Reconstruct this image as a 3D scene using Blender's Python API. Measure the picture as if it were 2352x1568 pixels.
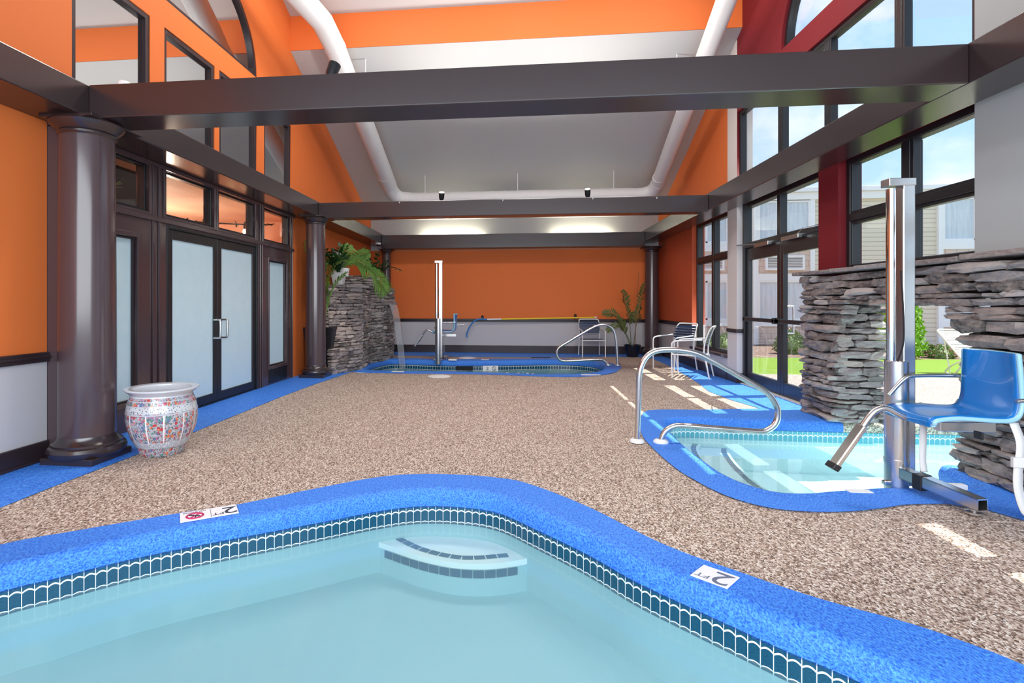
import bpy, bmesh, math, random
from mathutils import Vector, Matrix, noise
for o in list(bpy.data.objects): bpy.data.objects.remove(o, do_unlink=True)
S = bpy.context.scene
COL = S.collection
PI = math.pi
R = math.radians
rng = random.Random(7)

# ------------------------------------------------------------------ camera
cd = bpy.data.cameras.new('camera'); cam = bpy.data.objects.new('camera', cd); COL.objects.link(cam)
cam.location = (0, 0, 1.28)
cam.rotation_euler = (R(90), 0, math.atan2(136, 1250))
cd.sensor_width = 36; cd.lens = 1250/2352*36
cd.shift_x = (1176-1054)/2352; cd.shift_y = (695-784)/2352
cd.clip_start = 0.05; cd.clip_end = 300
S.camera = cam
# ------------------------------------------------------------------ exposure
vs = S.view_settings
vs.view_transform = 'Standard'; vs.look = 'None'; vs.gamma = 1; vs.use_curve_mapping = False
vs.exposure = 0.6
# ------------------------------------------------------------------ sky
W = bpy.data.worlds.new('sky'); S.world = W; W.use_nodes = True
nt = W.node_tree; N = nt.nodes; L = nt.links
for n in list(N): N.remove(n)
out = N.new('ShaderNodeOutputWorld'); bg = N.new('ShaderNodeBackground')
tc = N.new('ShaderNodeTexCoord'); sx = N.new('ShaderNodeSeparateXYZ'); L.new(tc.outputs['Generated'], sx.inputs[0])
rp = N.new('ShaderNodeValToRGB'); L.new(sx.outputs['Z'], rp.inputs[0])
rp.color_ramp.elements[0].position = 0.0; rp.color_ramp.elements[0].color = (.50, .71, .93, 1)
rp.color_ramp.elements[1].position = 0.75; rp.color_ramp.elements[1].color = (.17, .38, .78, 1)
nz = N.new('ShaderNodeTexNoise'); nz.inputs['Scale'].default_value = 4.2; nz.inputs['Detail'].default_value = 6; nz.inputs['Roughness'].default_value = .55
mp = N.new('ShaderNodeMapping'); mp.inputs['Scale'].default_value = (1, 1, 1.7); mp.inputs['Location'].default_value = (.35, .1, .2)
L.new(tc.outputs['Generated'], mp.inputs[0]); L.new(mp.outputs[0], nz.inputs['Vector'])
cr = N.new('ShaderNodeValToRGB'); cr.color_ramp.elements[0].position = .44; cr.color_ramp.elements[1].position = .66
L.new(nz.outputs['Fac'], cr.inputs[0])
mx = N.new('ShaderNodeMix'); mx.data_type = 'RGBA'; L.new(cr.outputs[0], mx.inputs[0]); L.new(rp.outputs[0], mx.inputs[6]); mx.inputs[7].default_value = (.88, .9, .93, 1)
L.new(mx.outputs[2], bg.inputs[0]); bg.inputs[1].default_value = 1.0
L.new(bg.outputs[0], out.inputs[0])
# ------------------------------------------------------------------ sun
sd = bpy.data.lights.new('sun', 'SUN'); sd.energy = 6.5; sd.angle = R(.3); sd.color = (1, .95, .86)
sun = bpy.data.objects.new('sun', sd); COL.objects.link(sun); sun.location = (12, 6, 20)
sun.rotation_euler = Vector((-1, -.2, -1.95)).to_track_quat('-Z', 'Y').to_euler()

# ------------------------------------------------------------------ large soft fill lights added to brighten the room
def area(name, loc, aim, sx, sy, power, col, shape='RECTANGLE'):
    ld = bpy.data.lights.new(name, 'AREA'); ld.shape = shape; ld.size = sx; ld.size_y = sy; ld.energy = power; ld.color = col
    o = bpy.data.objects.new(name, ld); COL.objects.link(o); o.location = loc; o.rotation_euler = Vector(aim).to_track_quat('-Z', 'Y').to_euler(); return o
area('rear_fill', (0, -.9, 2.4), (0, 1, -.32), 7.0, 3.0, 270, (.93, .97, 1))  # added fill light behind the camera, in the open rear end
for k, (x, y) in enumerate(((-2.0, 6.6), (.2, 6.6), (2.2, 6.6))): area('ridge_fill', (x, y, 6.55), (0, 0, -1), 1.0, 1.0, 62, (1, .97, .93), 'DISK')  # added overhead fill under the ridge, no fixtures hang here

# ================================================================== helpers
def mat(name, color=(.8, .8, .8), rough=.5, metal=0, **k):
    m = bpy.data.materials.new(name); m.use_nodes = True
    b = m.node_tree.nodes['Principled BSDF']
    b.inputs['Base Color'].default_value = (*color, 1); b.inputs['Roughness'].default_value = rough; b.inputs['Metallic'].default_value = metal
    if 'spec' in k: b.inputs['Specular IOR Level'].default_value = k['spec']
    if 'coat' in k: b.inputs['Coat Weight'].default_value = k['coat']
    if 'emit' in k:
        b.inputs['Emission Color'].default_value = (*k['emit'], 1); b.inputs['Emission Strength'].default_value = k.get('estr', 1)
    m['b'] = 1
    return m
class G:
    """tiny node-graph helper on a principled material"""
    def __init__(s, m): s.m = m; s.n = m.node_tree.nodes; s.l = m.node_tree.links; s.b = s.n['Principled BSDF']
    def v(s, sock, val):
        if hasattr(val, 'is_output') or hasattr(val, 'links'): s.l.new(val, sock)
        else: sock.default_value = val
    def math(s, op, a, b=0.0, c=None):
        n = s.n.new('ShaderNodeMath'); n.operation = op; s.v(n.inputs[0], a); s.v(n.inputs[1], b)
        if c is not None: s.v(n.inputs[2], c)
        return n.outputs[0]
    def coord(s, k='Object'): return s.n.new('ShaderNodeTexCoord').outputs[k]
    def pos(s): return s.n.new('ShaderNodeNewGeometry').outputs['Position']
    def xyz(s, vec):
        n = s.n.new('ShaderNodeSeparateXYZ'); s.l.new(vec, n.inputs[0]); return n.outputs
    def noise(s, vec, scale, detail=3, rough=.5):
        n = s.n.new('ShaderNodeTexNoise'); s.l.new(vec, n.inputs['Vector']); n.inputs['Scale'].default_value = scale; n.inputs['Detail'].default_value = detail; n.inputs['Roughness'].default_value = rough
        return n.outputs['Fac']
    def vor(s, vec, scale, feat='F1', out='Color'):
        n = s.n.new('ShaderNodeTexVoronoi'); n.feature = feat; s.l.new(vec, n.inputs['Vector']); n.inputs['Scale'].default_value = scale
        return n.outputs[out]
    def map(s, vec, scale=(1, 1, 1), rot=(0, 0, 0)):
        n = s.n.new('ShaderNodeMapping'); s.l.new(vec, n.inputs[0]); n.inputs['Scale'].default_value = scale; n.inputs['Rotation'].default_value = rot; return n.outputs[0]
    def ramp(s, fac, stops, interp='LINEAR'):
        n = s.n.new('ShaderNodeValToRGB'); s.l.new(fac, n.inputs[0]); e = n.color_ramp.elements; n.color_ramp.interpolation = interp
        e[0].position = stops[0][0]; e[0].color = (*stops[0][1], 1); e[1].position = stops[-1][0]; e[1].color = (*stops[-1][1], 1)
        for p, c in stops[1:-1]:
            q = e.new(p); q.color = (*c, 1)
        return n.outputs[0]
    def mix(s, f, a, b):
        n = s.n.new('ShaderNodeMix'); n.data_type = 'RGBA'
        s.v(n.inputs[0], f)
        for sock, val in ((n.inputs[6], a), (n.inputs[7], b)):
            if isinstance(val, tuple): sock.default_value = (*val, 1)
            else: s.l.new(val, sock)
        return n.outputs[2]
    def color(s, c): s.l.new(c, s.b.inputs['Base Color'])
    def bump(s, h, strength=.3, dist=.01):
        n = s.n.new('ShaderNodeBump'); s.l.new(h, n.inputs['Height']); n.inputs['Strength'].default_value = strength; n.inputs['Distance'].default_value = dist
        s.l.new(n.outputs[0], s.b.inputs['Normal'])
# ---- materials
def paint(name, upper, wains=None, zr=.84, top=None, ztop=9):
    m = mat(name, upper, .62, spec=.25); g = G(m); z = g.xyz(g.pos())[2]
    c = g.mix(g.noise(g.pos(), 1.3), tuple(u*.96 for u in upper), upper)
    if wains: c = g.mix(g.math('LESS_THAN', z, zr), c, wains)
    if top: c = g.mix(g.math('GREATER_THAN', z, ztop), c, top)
    g.color(c); return m
ORANGE = (.76, .18, .042); MAUVE = (.55, .53, .54); GREYC = (.53, .53, .53)
M = {}
M['orange'] = paint('orange_paint', ORANGE, MAUVE)
M['orange_back'] = paint('orange_back_paint', ORANGE, MAUVE, .84, GREYC, 2.64)
M['orange_plain'] = paint('orange_plain_paint', ORANGE)
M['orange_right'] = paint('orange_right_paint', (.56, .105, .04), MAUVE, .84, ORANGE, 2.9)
M['red'] = paint('red_paint', (.18, .012, .018))
M['white'] = paint('white_paint', (.40, .425, .43))
M['pier'] = paint('pier_paint', (.72, .69, .66))
M['ceiling'] = paint('ceiling_paint', GREYC)
M['brown'] = mat('brown_gloss_paint', (.07, .044, .048), .17, spec=.7); 
M['beam'] = mat('beam_gloss_paint', (.03, .018, .019), .24, spec=.9)
M['trimdark'] = mat('dark_trim_paint', (.03, .018, .022), .35)
M['black'] = mat('black_metal', (.012, .013, .016), .35)
M['blackplastic'] = mat('black_plastic', (.012, .012, .015), .4)
M['steel'] = mat('brushed_steel', (.66, .65, .64), .24, 1)
M['chrome'] = mat('polished_steel', (.78, .78, .78), .1, 1)
M['greyduct'] = mat('duct_paint', (.72, .72, .72), .5)
M['whiteplastic'] = mat('white_plastic', (.82, .82, .82), .35)
M['whitemetal'] = mat('white_powdercoat', (.84, .83, .8), .35)
M['navy'] = mat('navy_vinyl', (.014, .04, .105), .35)
M['liftblue'] = mat('blue_moulded_plastic', (.0, .16, .52), .28, coat=.3)
M['liftedge'] = mat('pale_blue_moulded_plastic', (.30, .58, .74), .3, coat=.3)
M['strap'] = mat('white_webbing', (.72, .71, .68), .8)
M['yellow'] = mat('yellow_pole', (.9, .62, .02), .35)
M['hookblue'] = mat('blue_hook', (.02, .22, .62), .35)
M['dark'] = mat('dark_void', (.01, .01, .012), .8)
M['leaf'] = mat('palm_leaf', (.12, .27, .035), .45); g = G(M['leaf']); g.color(g.mix(g.noise(g.pos(), 9), (.06, .19, .02), (.24, .38, .08)))
M['leafdark'] = mat('dark_glossy_leaf', (.012, .055, .014), .3)
M['leafold'] = mat('olive_leaf', (.10, .13, .035), .5)
M['stem'] = mat('plant_stem', (.22, .3, .08), .5)
M['reed'] = mat('brown_stem', (.35, .11, .05), .6)
M['soil'] = mat('potting_soil', (.03, .02, .015), .95)
M['pot_navy'] = mat('navy_glazed_pot', (.004, .006, .02), .12)
M['pot_white'] = mat('white_pot', (.8, .8, .8), .3)
M['ink'] = mat('black_ink', (.02, .025, .05), .6); M['inkgrey'] = mat('grey_ink', (.14, .16, .24), .6); M['inkred'] = mat('red_ink', (.45, .02, .1), .6)
M['signwhite'] = mat('white_ceramic', (.86, .85, .86), .35)
M['bulb'] = mat('lamp_glow', (1, .9, .7), .5, emit=(1, .78, .45), estr=12)
M['tube'] = mat('fluorescent_glow', (1, 1, .9), .5, emit=(1, .95, .72), estr=65)
# deck aggregate
m = M['deck'] = mat('pebble_deck', (.4, .3, .22), .75); g = G(m); p = g.pos(); ps = g.map(p, (1, 1, 1))
wp = g.map(p, (1, .62, 1), (0, 0, .6))
c1 = g.vor(wp, 140); r1 = g.xyz(c1)[0]
col = g.ramp(r1, [(0, (.05, .03, .023)), (.2, (.19, .115, .082)), (.42, (.39, .28, .215)), (.68, (.57, .45, .37)), (.86, (.74, .63, .54)), (1, (.88, .82, .75))])
col = g.mix(g.math('MULTIPLY', g.noise(p, 1.1, 2), .2), col, (.36, .25, .18))
g.color(col); g.bump(g.vor(wp, 140, 'F1', 'Distance'), .8, .004)
# blue rubber
m = M['blue'] = mat('blue_rubber', (.03, .16, .7), .55); g = G(m); p = g.pos()
wp = g.map(p, (1, .5, 1), (0, 0, .5)); n1 = g.noise(wp, 120, 3, .6)
g.color(g.mix(g.ramp(n1, [(.35, (0, 0, 0)), (.65, (1, 1, 1))]), (.008, .10, .66), (.09, .37, .97))); g.bump(n1, .9, .008)
m = M['bluecoping_out'] = mat('blue_and_pebble_coping', (.03, .16, .7), .6); g = G(m); p = g.pos()
wp = g.map(p, (1, .5, 1), (0, 0, .5)); n1 = g.noise(wp, 120, 3, .6)
cb = g.mix(g.ramp(n1, [(.35, (0, 0, 0)), (.65, (1, 1, 1))]), (.008, .10, .66), (.09, .37, .97))
cg = g.ramp(g.xyz(g.vor(wp, 90))[0], [(0, (.12, .1, .07)), (.5, (.45, .42, .34)), (1, (.72, .68, .58))])
g.color(g.mix(g.math('GREATER_THAN', g.xyz(p)[0], 3.44), cb, cg)); g.bump(n1, .8, .008)
# concrete outside
m = M['patio'] = mat('patio_aggregate', (.5, .45, .38), .85); g = G(m)
g.color(g.ramp(g.xyz(g.vor(g.pos(), 60))[0], [(0, (.2, .16, .14)), (.5, (.32, .28, .25)), (1, (.44, .39, .35))]))
m = M['lawn'] = mat('lawn_grass', (.2, .4, .05), .9); g = G(m)
g.color(g.mix(g.noise(g.pos(), 22, 5, .7), (.10, .24, .012), (.25, .38, .03))); g.bump(g.noise(g.pos(), 160, 3), .6, .03)
m = M['mulch'] = mat('bark_mulch', (.12, .07, .05), .95); g = G(m); g.color(g.mix(g.noise(g.pos(), 40, 4), (.06, .035, .025), (.3, .2, .15)))
m = M['arb'] = mat('arborvitae_leaf', (.12, .42, .02), .6); g = G(m); g.color(g.mix(g.noise(g.pos(), 8, 4), (.10, .30, .01), (.36, .60, .03)))
m = M['shrub'] = mat('shrub_leaf', (.08, .2, .05), .6); g = G(m); g.color(g.mix(g.noise(g.pos(), 14, 3), (.03, .13, .03), (.30, .38, .12)))
M['flower'] = mat('pink_flower', (.75, .35, .38), .6)
m = M['siding'] = mat('beige_siding', (.74, .66, .53), .6); g = G(m); z = g.xyz(g.pos())[2]
f = g.math('FRACT', g.math('DIVIDE', z, .135)); g.color(g.mix(g.math('LESS_THAN', f, .1), g.mix(g.math('MULTIPLY', f, .4), (.76, .69, .56), (.84, .77, .65)), (.36, .30, .24)))
m = M['shingle'] = mat('pink_shingle', (.56, .4, .33), .7); g = G(m); x, y, z = g.xyz(g.pos())
fz = g.math('DIVIDE', z, .17); row = g.math('FLOOR', fz); fx = g.math('FRACT', g.math('ADD', g.math('MULTIPLY', x, 3.2), g.math('MULTIPLY', row, .43)))
ln = g.math('MAXIMUM', g.math('LESS_THAN', g.math('FRACT', fz), .08), g.math('LESS_THAN', fx, .05)); g.color(g.mix(ln, (.70, .56, .48), (.45, .33, .28)))
M['exttrim'] = mat('white_exterior_trim', (.9, .92, .94), .5)
m = M['curtain'] = mat('sheer_curtain', (.62, .68, .76), .7); g = G(m); x = g.xyz(g.pos())[0]
g.color(g.mix(g.noise(g.map(g.pos(), (1, 1, .12)), 14, 3), (.56, .64, .76), (.95, .97, 1.0)))
# pool
m = M['tile'] = mat('teal_waterline_tile', (.01, .12, .22), .16); g = G(m); uv = g.n.new('ShaderNodeUVMap').outputs[0]; u, v, _ = g.xyz(uv)
fu = g.math('FRACT', u); sn = g.math('ABSOLUTE', g.math('SINE', g.math('MULTIPLY', u, PI)))
gl = g.math('LESS_THAN', fu, .07)
w1 = g.math('LESS_THAN', g.math('ABSOLUTE', g.math('SUBTRACT', v, g.math('ADD', .70, g.math('MULTIPLY', sn, .10)))), .035)
w2 = g.math('LESS_THAN', g.math('ABSOLUTE', g.math('SUBTRACT', v, g.math('ADD', .10, g.math('MULTIPLY', sn, .06)))), .022)
ln = g.math('MAXIMUM', gl, g.math('MAXIMUM', w1, w2))
bc = g.mix(g.noise(g.pos(), 130, 4, .7), (.001, .018, .05), (.008, .12, .21))
g.color(g.mix(ln, bc, (.74, .8, .78)))
m = M['tile_light'] = mat('aqua_waterline_tile', (.2, .55, .62), .16); g = G(m); uv = g.n.new('ShaderNodeUVMap').outputs[0]; u, v, _ = g.xyz(uv)
fu = g.math('FRACT', u); sn = g.math('ABSOLUTE', g.math('SINE', g.math('MULTIPLY', u, PI)))
ln = g.math('MAXIMUM', g.math('LESS_THAN', fu, .09), g.math('LESS_THAN', g.math('ABSOLUTE', g.math('SUBTRACT', v, g.math('ADD', .5, g.math('MULTIPLY', sn, .14)))), .05))
g.color(g.mix(ln, (.10, .42, .52), (.8, .88, .88)))
M['steptile'] = mat('blue_step_tile', (.01, .07, .15), .3)
m = M['plaster'] = mat('aqua_pool_plaster', (.32, .53, .58), .7); g = G(m); g.color(g.mix(g.noise(g.pos(), .8, 2), (.28, .50, .56), (.34, .54, .56)))
M['plaster_light'] = mat('pale_pool_plaster', (.62, .86, .88), .7)
M['plaster_step'] = mat('white_pool_plaster', (.74, .84, .82), .7)
M['plaster_tub'] = mat('teal_tub_plaster', (.22, .60, .62), .6)
def glassy(name, tint, rough=.02, f0=.03, bumpscale=0, bstr=.1, milk=None, milkf=0.0):
    """thin clear sheet: tinted see-through plus a Schlick reflection, optionally cloudy"""
    m = bpy.data.materials.new(name); m.use_nodes = True; t = m.node_tree; n = t.nodes; l = t.links
    for q in list(n): n.remove(q)
    o = n.new('ShaderNodeOutputMaterial'); mixs = n.new('ShaderNodeMixShader'); tr = n.new('ShaderNodeBsdfTransparent'); gl = n.new('ShaderNodeBsdfGlossy'); lw = n.new('ShaderNodeLayerWeight')
    tr.inputs[0].default_value = (*tint, 1); gl.inputs['Roughness'].default_value = rough
    pw = n.new('ShaderNodeMath'); pw.operation = 'POWER'; l.new(lw.outputs['Facing'], pw.inputs[0]); pw.inputs[1].default_value = 5
    ma = n.new('ShaderNodeMath'); ma.operation = 'MULTIPLY_ADD'; l.new(pw.outputs[0], ma.inputs[0]); ma.inputs[1].default_value = 1-f0; ma.inputs[2].default_value = f0
    l.new(ma.outputs[0], mixs.inputs[0])
    lw.inputs['Blend'].default_value = .5
    if bumpscale:
        tcn = n.new('ShaderNodeNewGeometry'); nn = n.new('ShaderNodeTexNoise'); nn.inputs['Scale'].default_value = bumpscale; nn.inputs['Detail'].default_value = 2
        bp = n.new('ShaderNodeBump'); bp.inputs['Strength'].default_value = bstr; bp.inputs['Distance'].default_value = .05
        l.new(tcn.outputs['Position'], nn.inputs['Vector']); l.new(nn.outputs['Fac'], bp.inputs['Height']); l.new(bp.outputs[0], gl.inputs['Normal'])
    body = tr.outputs[0]
    if milk:
        df = n.new('ShaderNodeBsdfDiffuse'); df.inputs[0].default_value = (*milk, 1); mk = n.new('ShaderNodeMixShader'); mk.inputs[0].default_value = milkf
        l.new(tr.outputs[0], mk.inputs[1]); l.new(df.outputs[0], mk.inputs[2]); body = mk.outputs[0]
    l.new(body, mixs.inputs[1]); l.new(gl.outputs[0], mixs.inputs[2]); l.new(mixs.outputs[0], o.inputs[0])
    return m
M['water'] = glassy('pool_water', (.90, .97, .97), .12, .02, 1.2, .05, (.36, .60, .65), .2)
M['waterclear'] = glassy('clear_pool_water', (.9, .99, 1), .02, .02, 2.2, .06, (.7, .92, .93), .2)
M['watertub'] = glassy('bubbling_water', (.6, .9, .92), .05, .02, 7, .6, (.35, .68, .70), .35)
M['fall'] = glassy('falling_water', (.96, .98, .99), .1, .06, 20, .6, (.9, .93, .95), .14)
M['pane'] = glassy('window_glass', (.98, .99, .99), .0, .02)
M['mirrorpane'] = glassy('reflective_tinted_glass', (.45, .5, .5), .0, .72)
M['transompane'] = glassy('transom_glass', (.95, .96, .96), .0, .04)
m = M['frost'] = mat('frosted_glass', (.55, .72, .79), .28, spec=.6); g = G(m); g.color(g.mix(g.noise(g.map(g.pos(), (1, 1, 1)), 7, 5, .7), (.48, .68, .76), (.62, .78, .83)))
# stone: one tone per stone
def stone(name, stops):
    m = mat(name, (.3, .28, .28), .62, spec=.35); g = G(m); gi = g.n.new('ShaderNodeNewGeometry').outputs['Random Per Island']
    c = g.ramp(gi, stops, 'LINEAR'); n2 = g.noise(g.map(g.pos(), (1, 1, 2.4)), 16, 6, .65)
    g.color(g.mix(g.ramp(n2, [(.35, (0, 0, 0)), (.7, (.55, .55, .55))]), c, (.54, .475, .42))); g.bump(n2, .7, .03); return m
M['stone'] = stone('slate_stone', [(0, (.035, .03, .034)), (.2, (.10, .085, .095)), (.45, (.17, .145, .15)), (.65, (.27, .215, .205)), (.82, (.22, .22, .24)), (1, (.46, .42, .41))])
M['stonewarmlit'] = stone('warm_lit_slate_stone', [(0, (.05, .04, .045)), (.22, (.15, .12, .12)), (.45, (.30, .25, .25)), (.62, (.22, .19, .2)), (.8, (.48, .38, .32)), (1, (.60, .53, .49))])  # warm stone tones, lightened so the jamb's outside light is in the colour
M['mortar'] = mat('dark_joint', (.025, .02, .02), .95)
# porcelain pot
m = M['porcelain'] = mat('painted_porcelain', (.6, .6, .62), .14, coat=.4); g = G(m); oc = g.coord('Object'); x, y, z = g.xyz(oc)
ang = g.math('ARCTAN2', y, x); cyl = g.n.new('ShaderNodeCombineXYZ'); g.l.new(g.math('MULTIPLY', ang, .3), cyl.inputs[0]); g.l.new(z, cyl.inputs[1]); cv = cyl.outputs[0]
wv = g.n.new('ShaderNodeTexNoise'); wv.inputs['Scale'].default_value = 24; wv.inputs['Detail'].default_value = 3; g.l.new(cv, wv.inputs['Vector'])
wm_ = g.n.new('ShaderNodeVectorMath'); wm_.operation = 'MULTIPLY_ADD'; g.l.new(wv.outputs['Color'], wm_.inputs[0]); wm_.inputs[1].default_value = (.035, .035, .035); g.l.new(cv, wm_.inputs[2]); cvw = wm_.outputs[0]
v1 = g.vor(cvw, 34); rr, gg, bb = g.xyz(v1); d1 = g.vor(cvw, 34, 'F1', 'Distance')
pal = g.ramp(rr, [(0, (.55, .04, .06)), (.16, (.75, .2, .08)), (.3, (.12, .3, .26)), (.45, (.5, .5, .55)), (.6, (.42, .2, .34)), (.74, (.14, .2, .4)), (.88, (.78, .28, .3)), (1, (.3, .45, .45))], 'CONSTANT')
nb = g.noise(cv, 30, 4, .7); blob = g.math('LESS_THAN', g.math('ADD', d1, g.math('MULTIPLY', nb, .5)), .74)
base = g.mix(g.math('GREATER_THAN', g.noise(cv, 60, 3, .6), .56), (.5, .5, .54), (.14, .18, .18))
lines = g.math('LESS_THAN', g.math('ABSOLUTE', g.math('SUBTRACT', g.noise(cv, 42, 2, .5), .5)), .018)
pc = g.mix(lines, g.mix(blob, base, pal), (.10, .10, .12))
# plain white frames of the picture panels
fa = g.math('FRACT', g.math('MULTIPLY', g.math('ADD', ang, .35), 6/(2*PI)))
edge = g.math('MAXIMUM', g.math('LESS_THAN', g.math('ABSOLUTE', g.math('SUBTRACT', fa, .12)), .02), g.math('LESS_THAN', g.math('ABSOLUTE', g.math('SUBTRACT', fa, .66)), .02))
band = g.math('MULTIPLY', g.math('GREATER_THAN', z, .13), g.math('LESS_THAN', z, .36))
pc = g.mix(g.math('MULTIPLY', edge, band), pc, (.8, .8, .82))
for zz, w in ((.125, .006), (.365, .006), (.43, .005), (.47, .004), (.085, .004)):
    pc = g.mix(g.math('LESS_THAN', g.math('ABSOLUTE', g.math('SUBTRACT', z, zz)), w), pc, (.5, .52, .56))
dots = g.math('LESS_THAN', g.vor(cv, 60, 'F1', 'Distance'), .3)
nb2 = g.math('MULTIPLY', g.math('GREATER_THAN', z, .09), g.math('LESS_THAN', z, .122)); pc = g.mix(nb2, pc, g.mix(dots, (.42, .44, .5), (.8, .8, .85)))
nb3 = g.math('MULTIPLY', g.math('GREATER_THAN', z, .375), g.math('LESS_THAN', z, .425)); pc = g.mix(nb3, pc, g.mix(dots, (.6, .62, .64), (.12, .12, .16)))
g.color(pc)
M['porcelain_plain'] = mat('plain_porcelain', (.62, .63, .67), .14, coat=.4)

# ---- mesh builder
class MB:
    def __init__(s): s.v = []; s.f = []; s.uv = None
    def add(s, vs, fs):
        o = len(s.v); s.v += [tuple(q) for q in vs]; s.f += [tuple(i+o for i in q) for q in fs]; return s
    def box(s, x0, x1, y0, y1, z0, z1):
        return s.add([(x0, y0, z0), (x1, y0, z0), (x1, y1, z0), (x0, y1, z0), (x0, y0, z1), (x1, y0, z1), (x1, y1, z1), (x0, y1, z1)],
                     [(0, 3, 2, 1), (4, 5, 6, 7), (0, 1, 5, 4), (1, 2, 6, 5), (2, 3, 7, 6), (3, 0, 4, 7)])
    def obox(s, c, ax, ay, az):
        c, ax, ay, az = map(Vector, (c, ax, ay, az)); P = []
        for k in (-1, 1):
            for i, j in ((-1, -1), (1, -1), (1, 1), (-1, 1)): P.append(c+ax*i+ay*j+az*k)
        return s.add(P, [(0, 3, 2, 1), (4, 5, 6, 7), (0, 1, 5, 4), (1, 2, 6, 5), (2, 3, 7, 6), (3, 0, 4, 7)])
    def prism(s, pts, z0, z1):
        n = len(pts)
        s.add([(x, y, z0) for x, y in pts]+[(x, y, z1) for x, y in pts],
              [tuple(range(n-1, -1, -1)), tuple(range(n, 2*n))]+[(i, (i+1) % n, n+(i+1) % n, n+i) for i in range(n)]); return s
    def tube(s, pts, r, seg=12, caps=True, closed=False, flat=1.0):
        P = [Vector(p) for p in pts]; n = len(P); rr = r if isinstance(r, (list, tuple)) else [r]*n
        t0 = (P[1]-P[0]).normalized(); up = Vector((0, 0, 1)) if abs(t0.z) < .9 else Vector((1, 0, 0)); nrm = (up-t0*up.dot(t0)).normalized(); rings = []
        for i in range(n):
            if closed: t = (P[(i+1) % n]-P[i-1]).normalized()
            elif i == 0: t = (P[1]-P[0]).normalized()
            elif i == n-1: t = (P[-1]-P[-2]).normalized()
            else: t = ((P[i+1]-P[i]).normalized()+(P[i]-P[i-1]).normalized()).normalized()
            nrm = (nrm-t*nrm.dot(t)).normalized(); b = t.cross(nrm)
            rings.append([P[i]+(nrm*math.cos(a)+b*math.sin(a)*flat)*rr[i] for a in [2*PI*k/seg for k in range(seg)]])
        vs = [q for ring in rings for q in ring]; fs = []
        m_ = n if closed else n-1
        for i in range(m_):
            for k in range(seg):
                a = i*seg+k; b2 = i*seg+(k+1) % seg; j = ((i+1) % n)*seg
                fs.append((a, b2, j+(k+1) % seg, j+k))
        if caps and not closed: fs += [tuple(range(seg-1, -1, -1)), tuple((n-1)*seg+k for k in range(seg))]
        return s.add(vs, fs)
    def lathe(s, prof, seg=40, c=(0, 0, 0), cap0=True, cap1=True):
        vs = []; fs = []
        for r, z in prof:
            for k in range(seg):
                a = 2*PI*k/seg; vs.append((c[0]+r*math.cos(a), c[1]+r*math.sin(a), c[2]+z))
        for i in range(len(prof)-1):
            for k in range(seg): fs.append((i*seg+k, i*seg+(k+1) % seg, (i+1)*seg+(k+1) % seg, (i+1)*seg+k))
        if cap0: fs.append(tuple(range(seg-1, -1, -1)))
        if cap1: fs.append(tuple((len(prof)-1)*seg+k for k in range(seg)))
        return s.add(vs, fs)
    def frame(s, axis, p0, p1, a0, a1, b0, b1, w, wt=None):
        """rectangular frame; axis 'x': slab between x=p0..p1, opening in y(a) z(b)"""
        wt = w if wt is None else wt
        for (u0, u1, v0, v1) in ((a0, a0+w, b0, b1), (a1-w, a1, b0, b1), (a0+w, a1-w, b0, b0+wt), (a0+w, a1-w, b1-wt, b1)):
            if axis == 'x': s.box(p0, p1, u0, u1, v0, v1)
            else: s.box(u0, u1, p0, p1, v0, v1)
        return s
    def build(s, name, m=None, parent=None, bevel=0, smooth=0, loc=None, segs=2):
        me = bpy.data.meshes.new(name); me.from_pydata(s.v, [], s.f); me.update()
        if smooth:
            for p in me.polygons: p.use_smooth = True
            try: me.set_sharp_from_angle(angle=R(smooth))
            except Exception: pass
        return link(name, me, m, parent, bevel, loc, segs)
def link(name, me, m, parent=None, bevel=0, loc=None, segs=2):
    o = bpy.data.objects.new(name, me); COL.objects.link(o)
    if m is not None and not me.materials: me.materials.append(M[m] if isinstance(m, str) else m)
    if parent is not None: o.parent = parent
    if loc is not None: o.location = loc
    if bevel:
        b = o.modifiers.new('bevel', 'BEVEL'); b.width = bevel; b.segments = segs; b.limit_method = 'ANGLE'; b.angle_limit = R(40)
    return o
def tag(o, label=None, cat=None, group=None, kind=None):
    if label: o['label'] = label
    if cat: o['category'] = cat
    if group: o['group'] = group
    if kind: o['kind'] = kind
    return o
def thing(name, label, cat, loc=(0, 0, 0), rz=0, group=None):
    o = bpy.data.objects.new(name, None); COL.objects.link(o); o.location = loc; o.rotation_euler = (0, 0, rz); o.empty_display_size = .1
    return tag(o, label, cat, group)
def struct(o, label=None, cat=None): return tag(o, label, cat, None, 'structure')
def copy_tree(o, parent=None):
    c = o.copy(); COL.objects.link(c)
    if parent is not None: c.parent = parent; c.matrix_parent_inverse = o.matrix_parent_inverse
    for ch in list(o.children): copy_tree(ch, c)
    return c
def B(name, m, parent, *boxes, bevel=0, **k):
    q = MB()
    for b in boxes: q.box(*b)
    return q.build(name, m, parent, bevel, **k)
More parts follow.
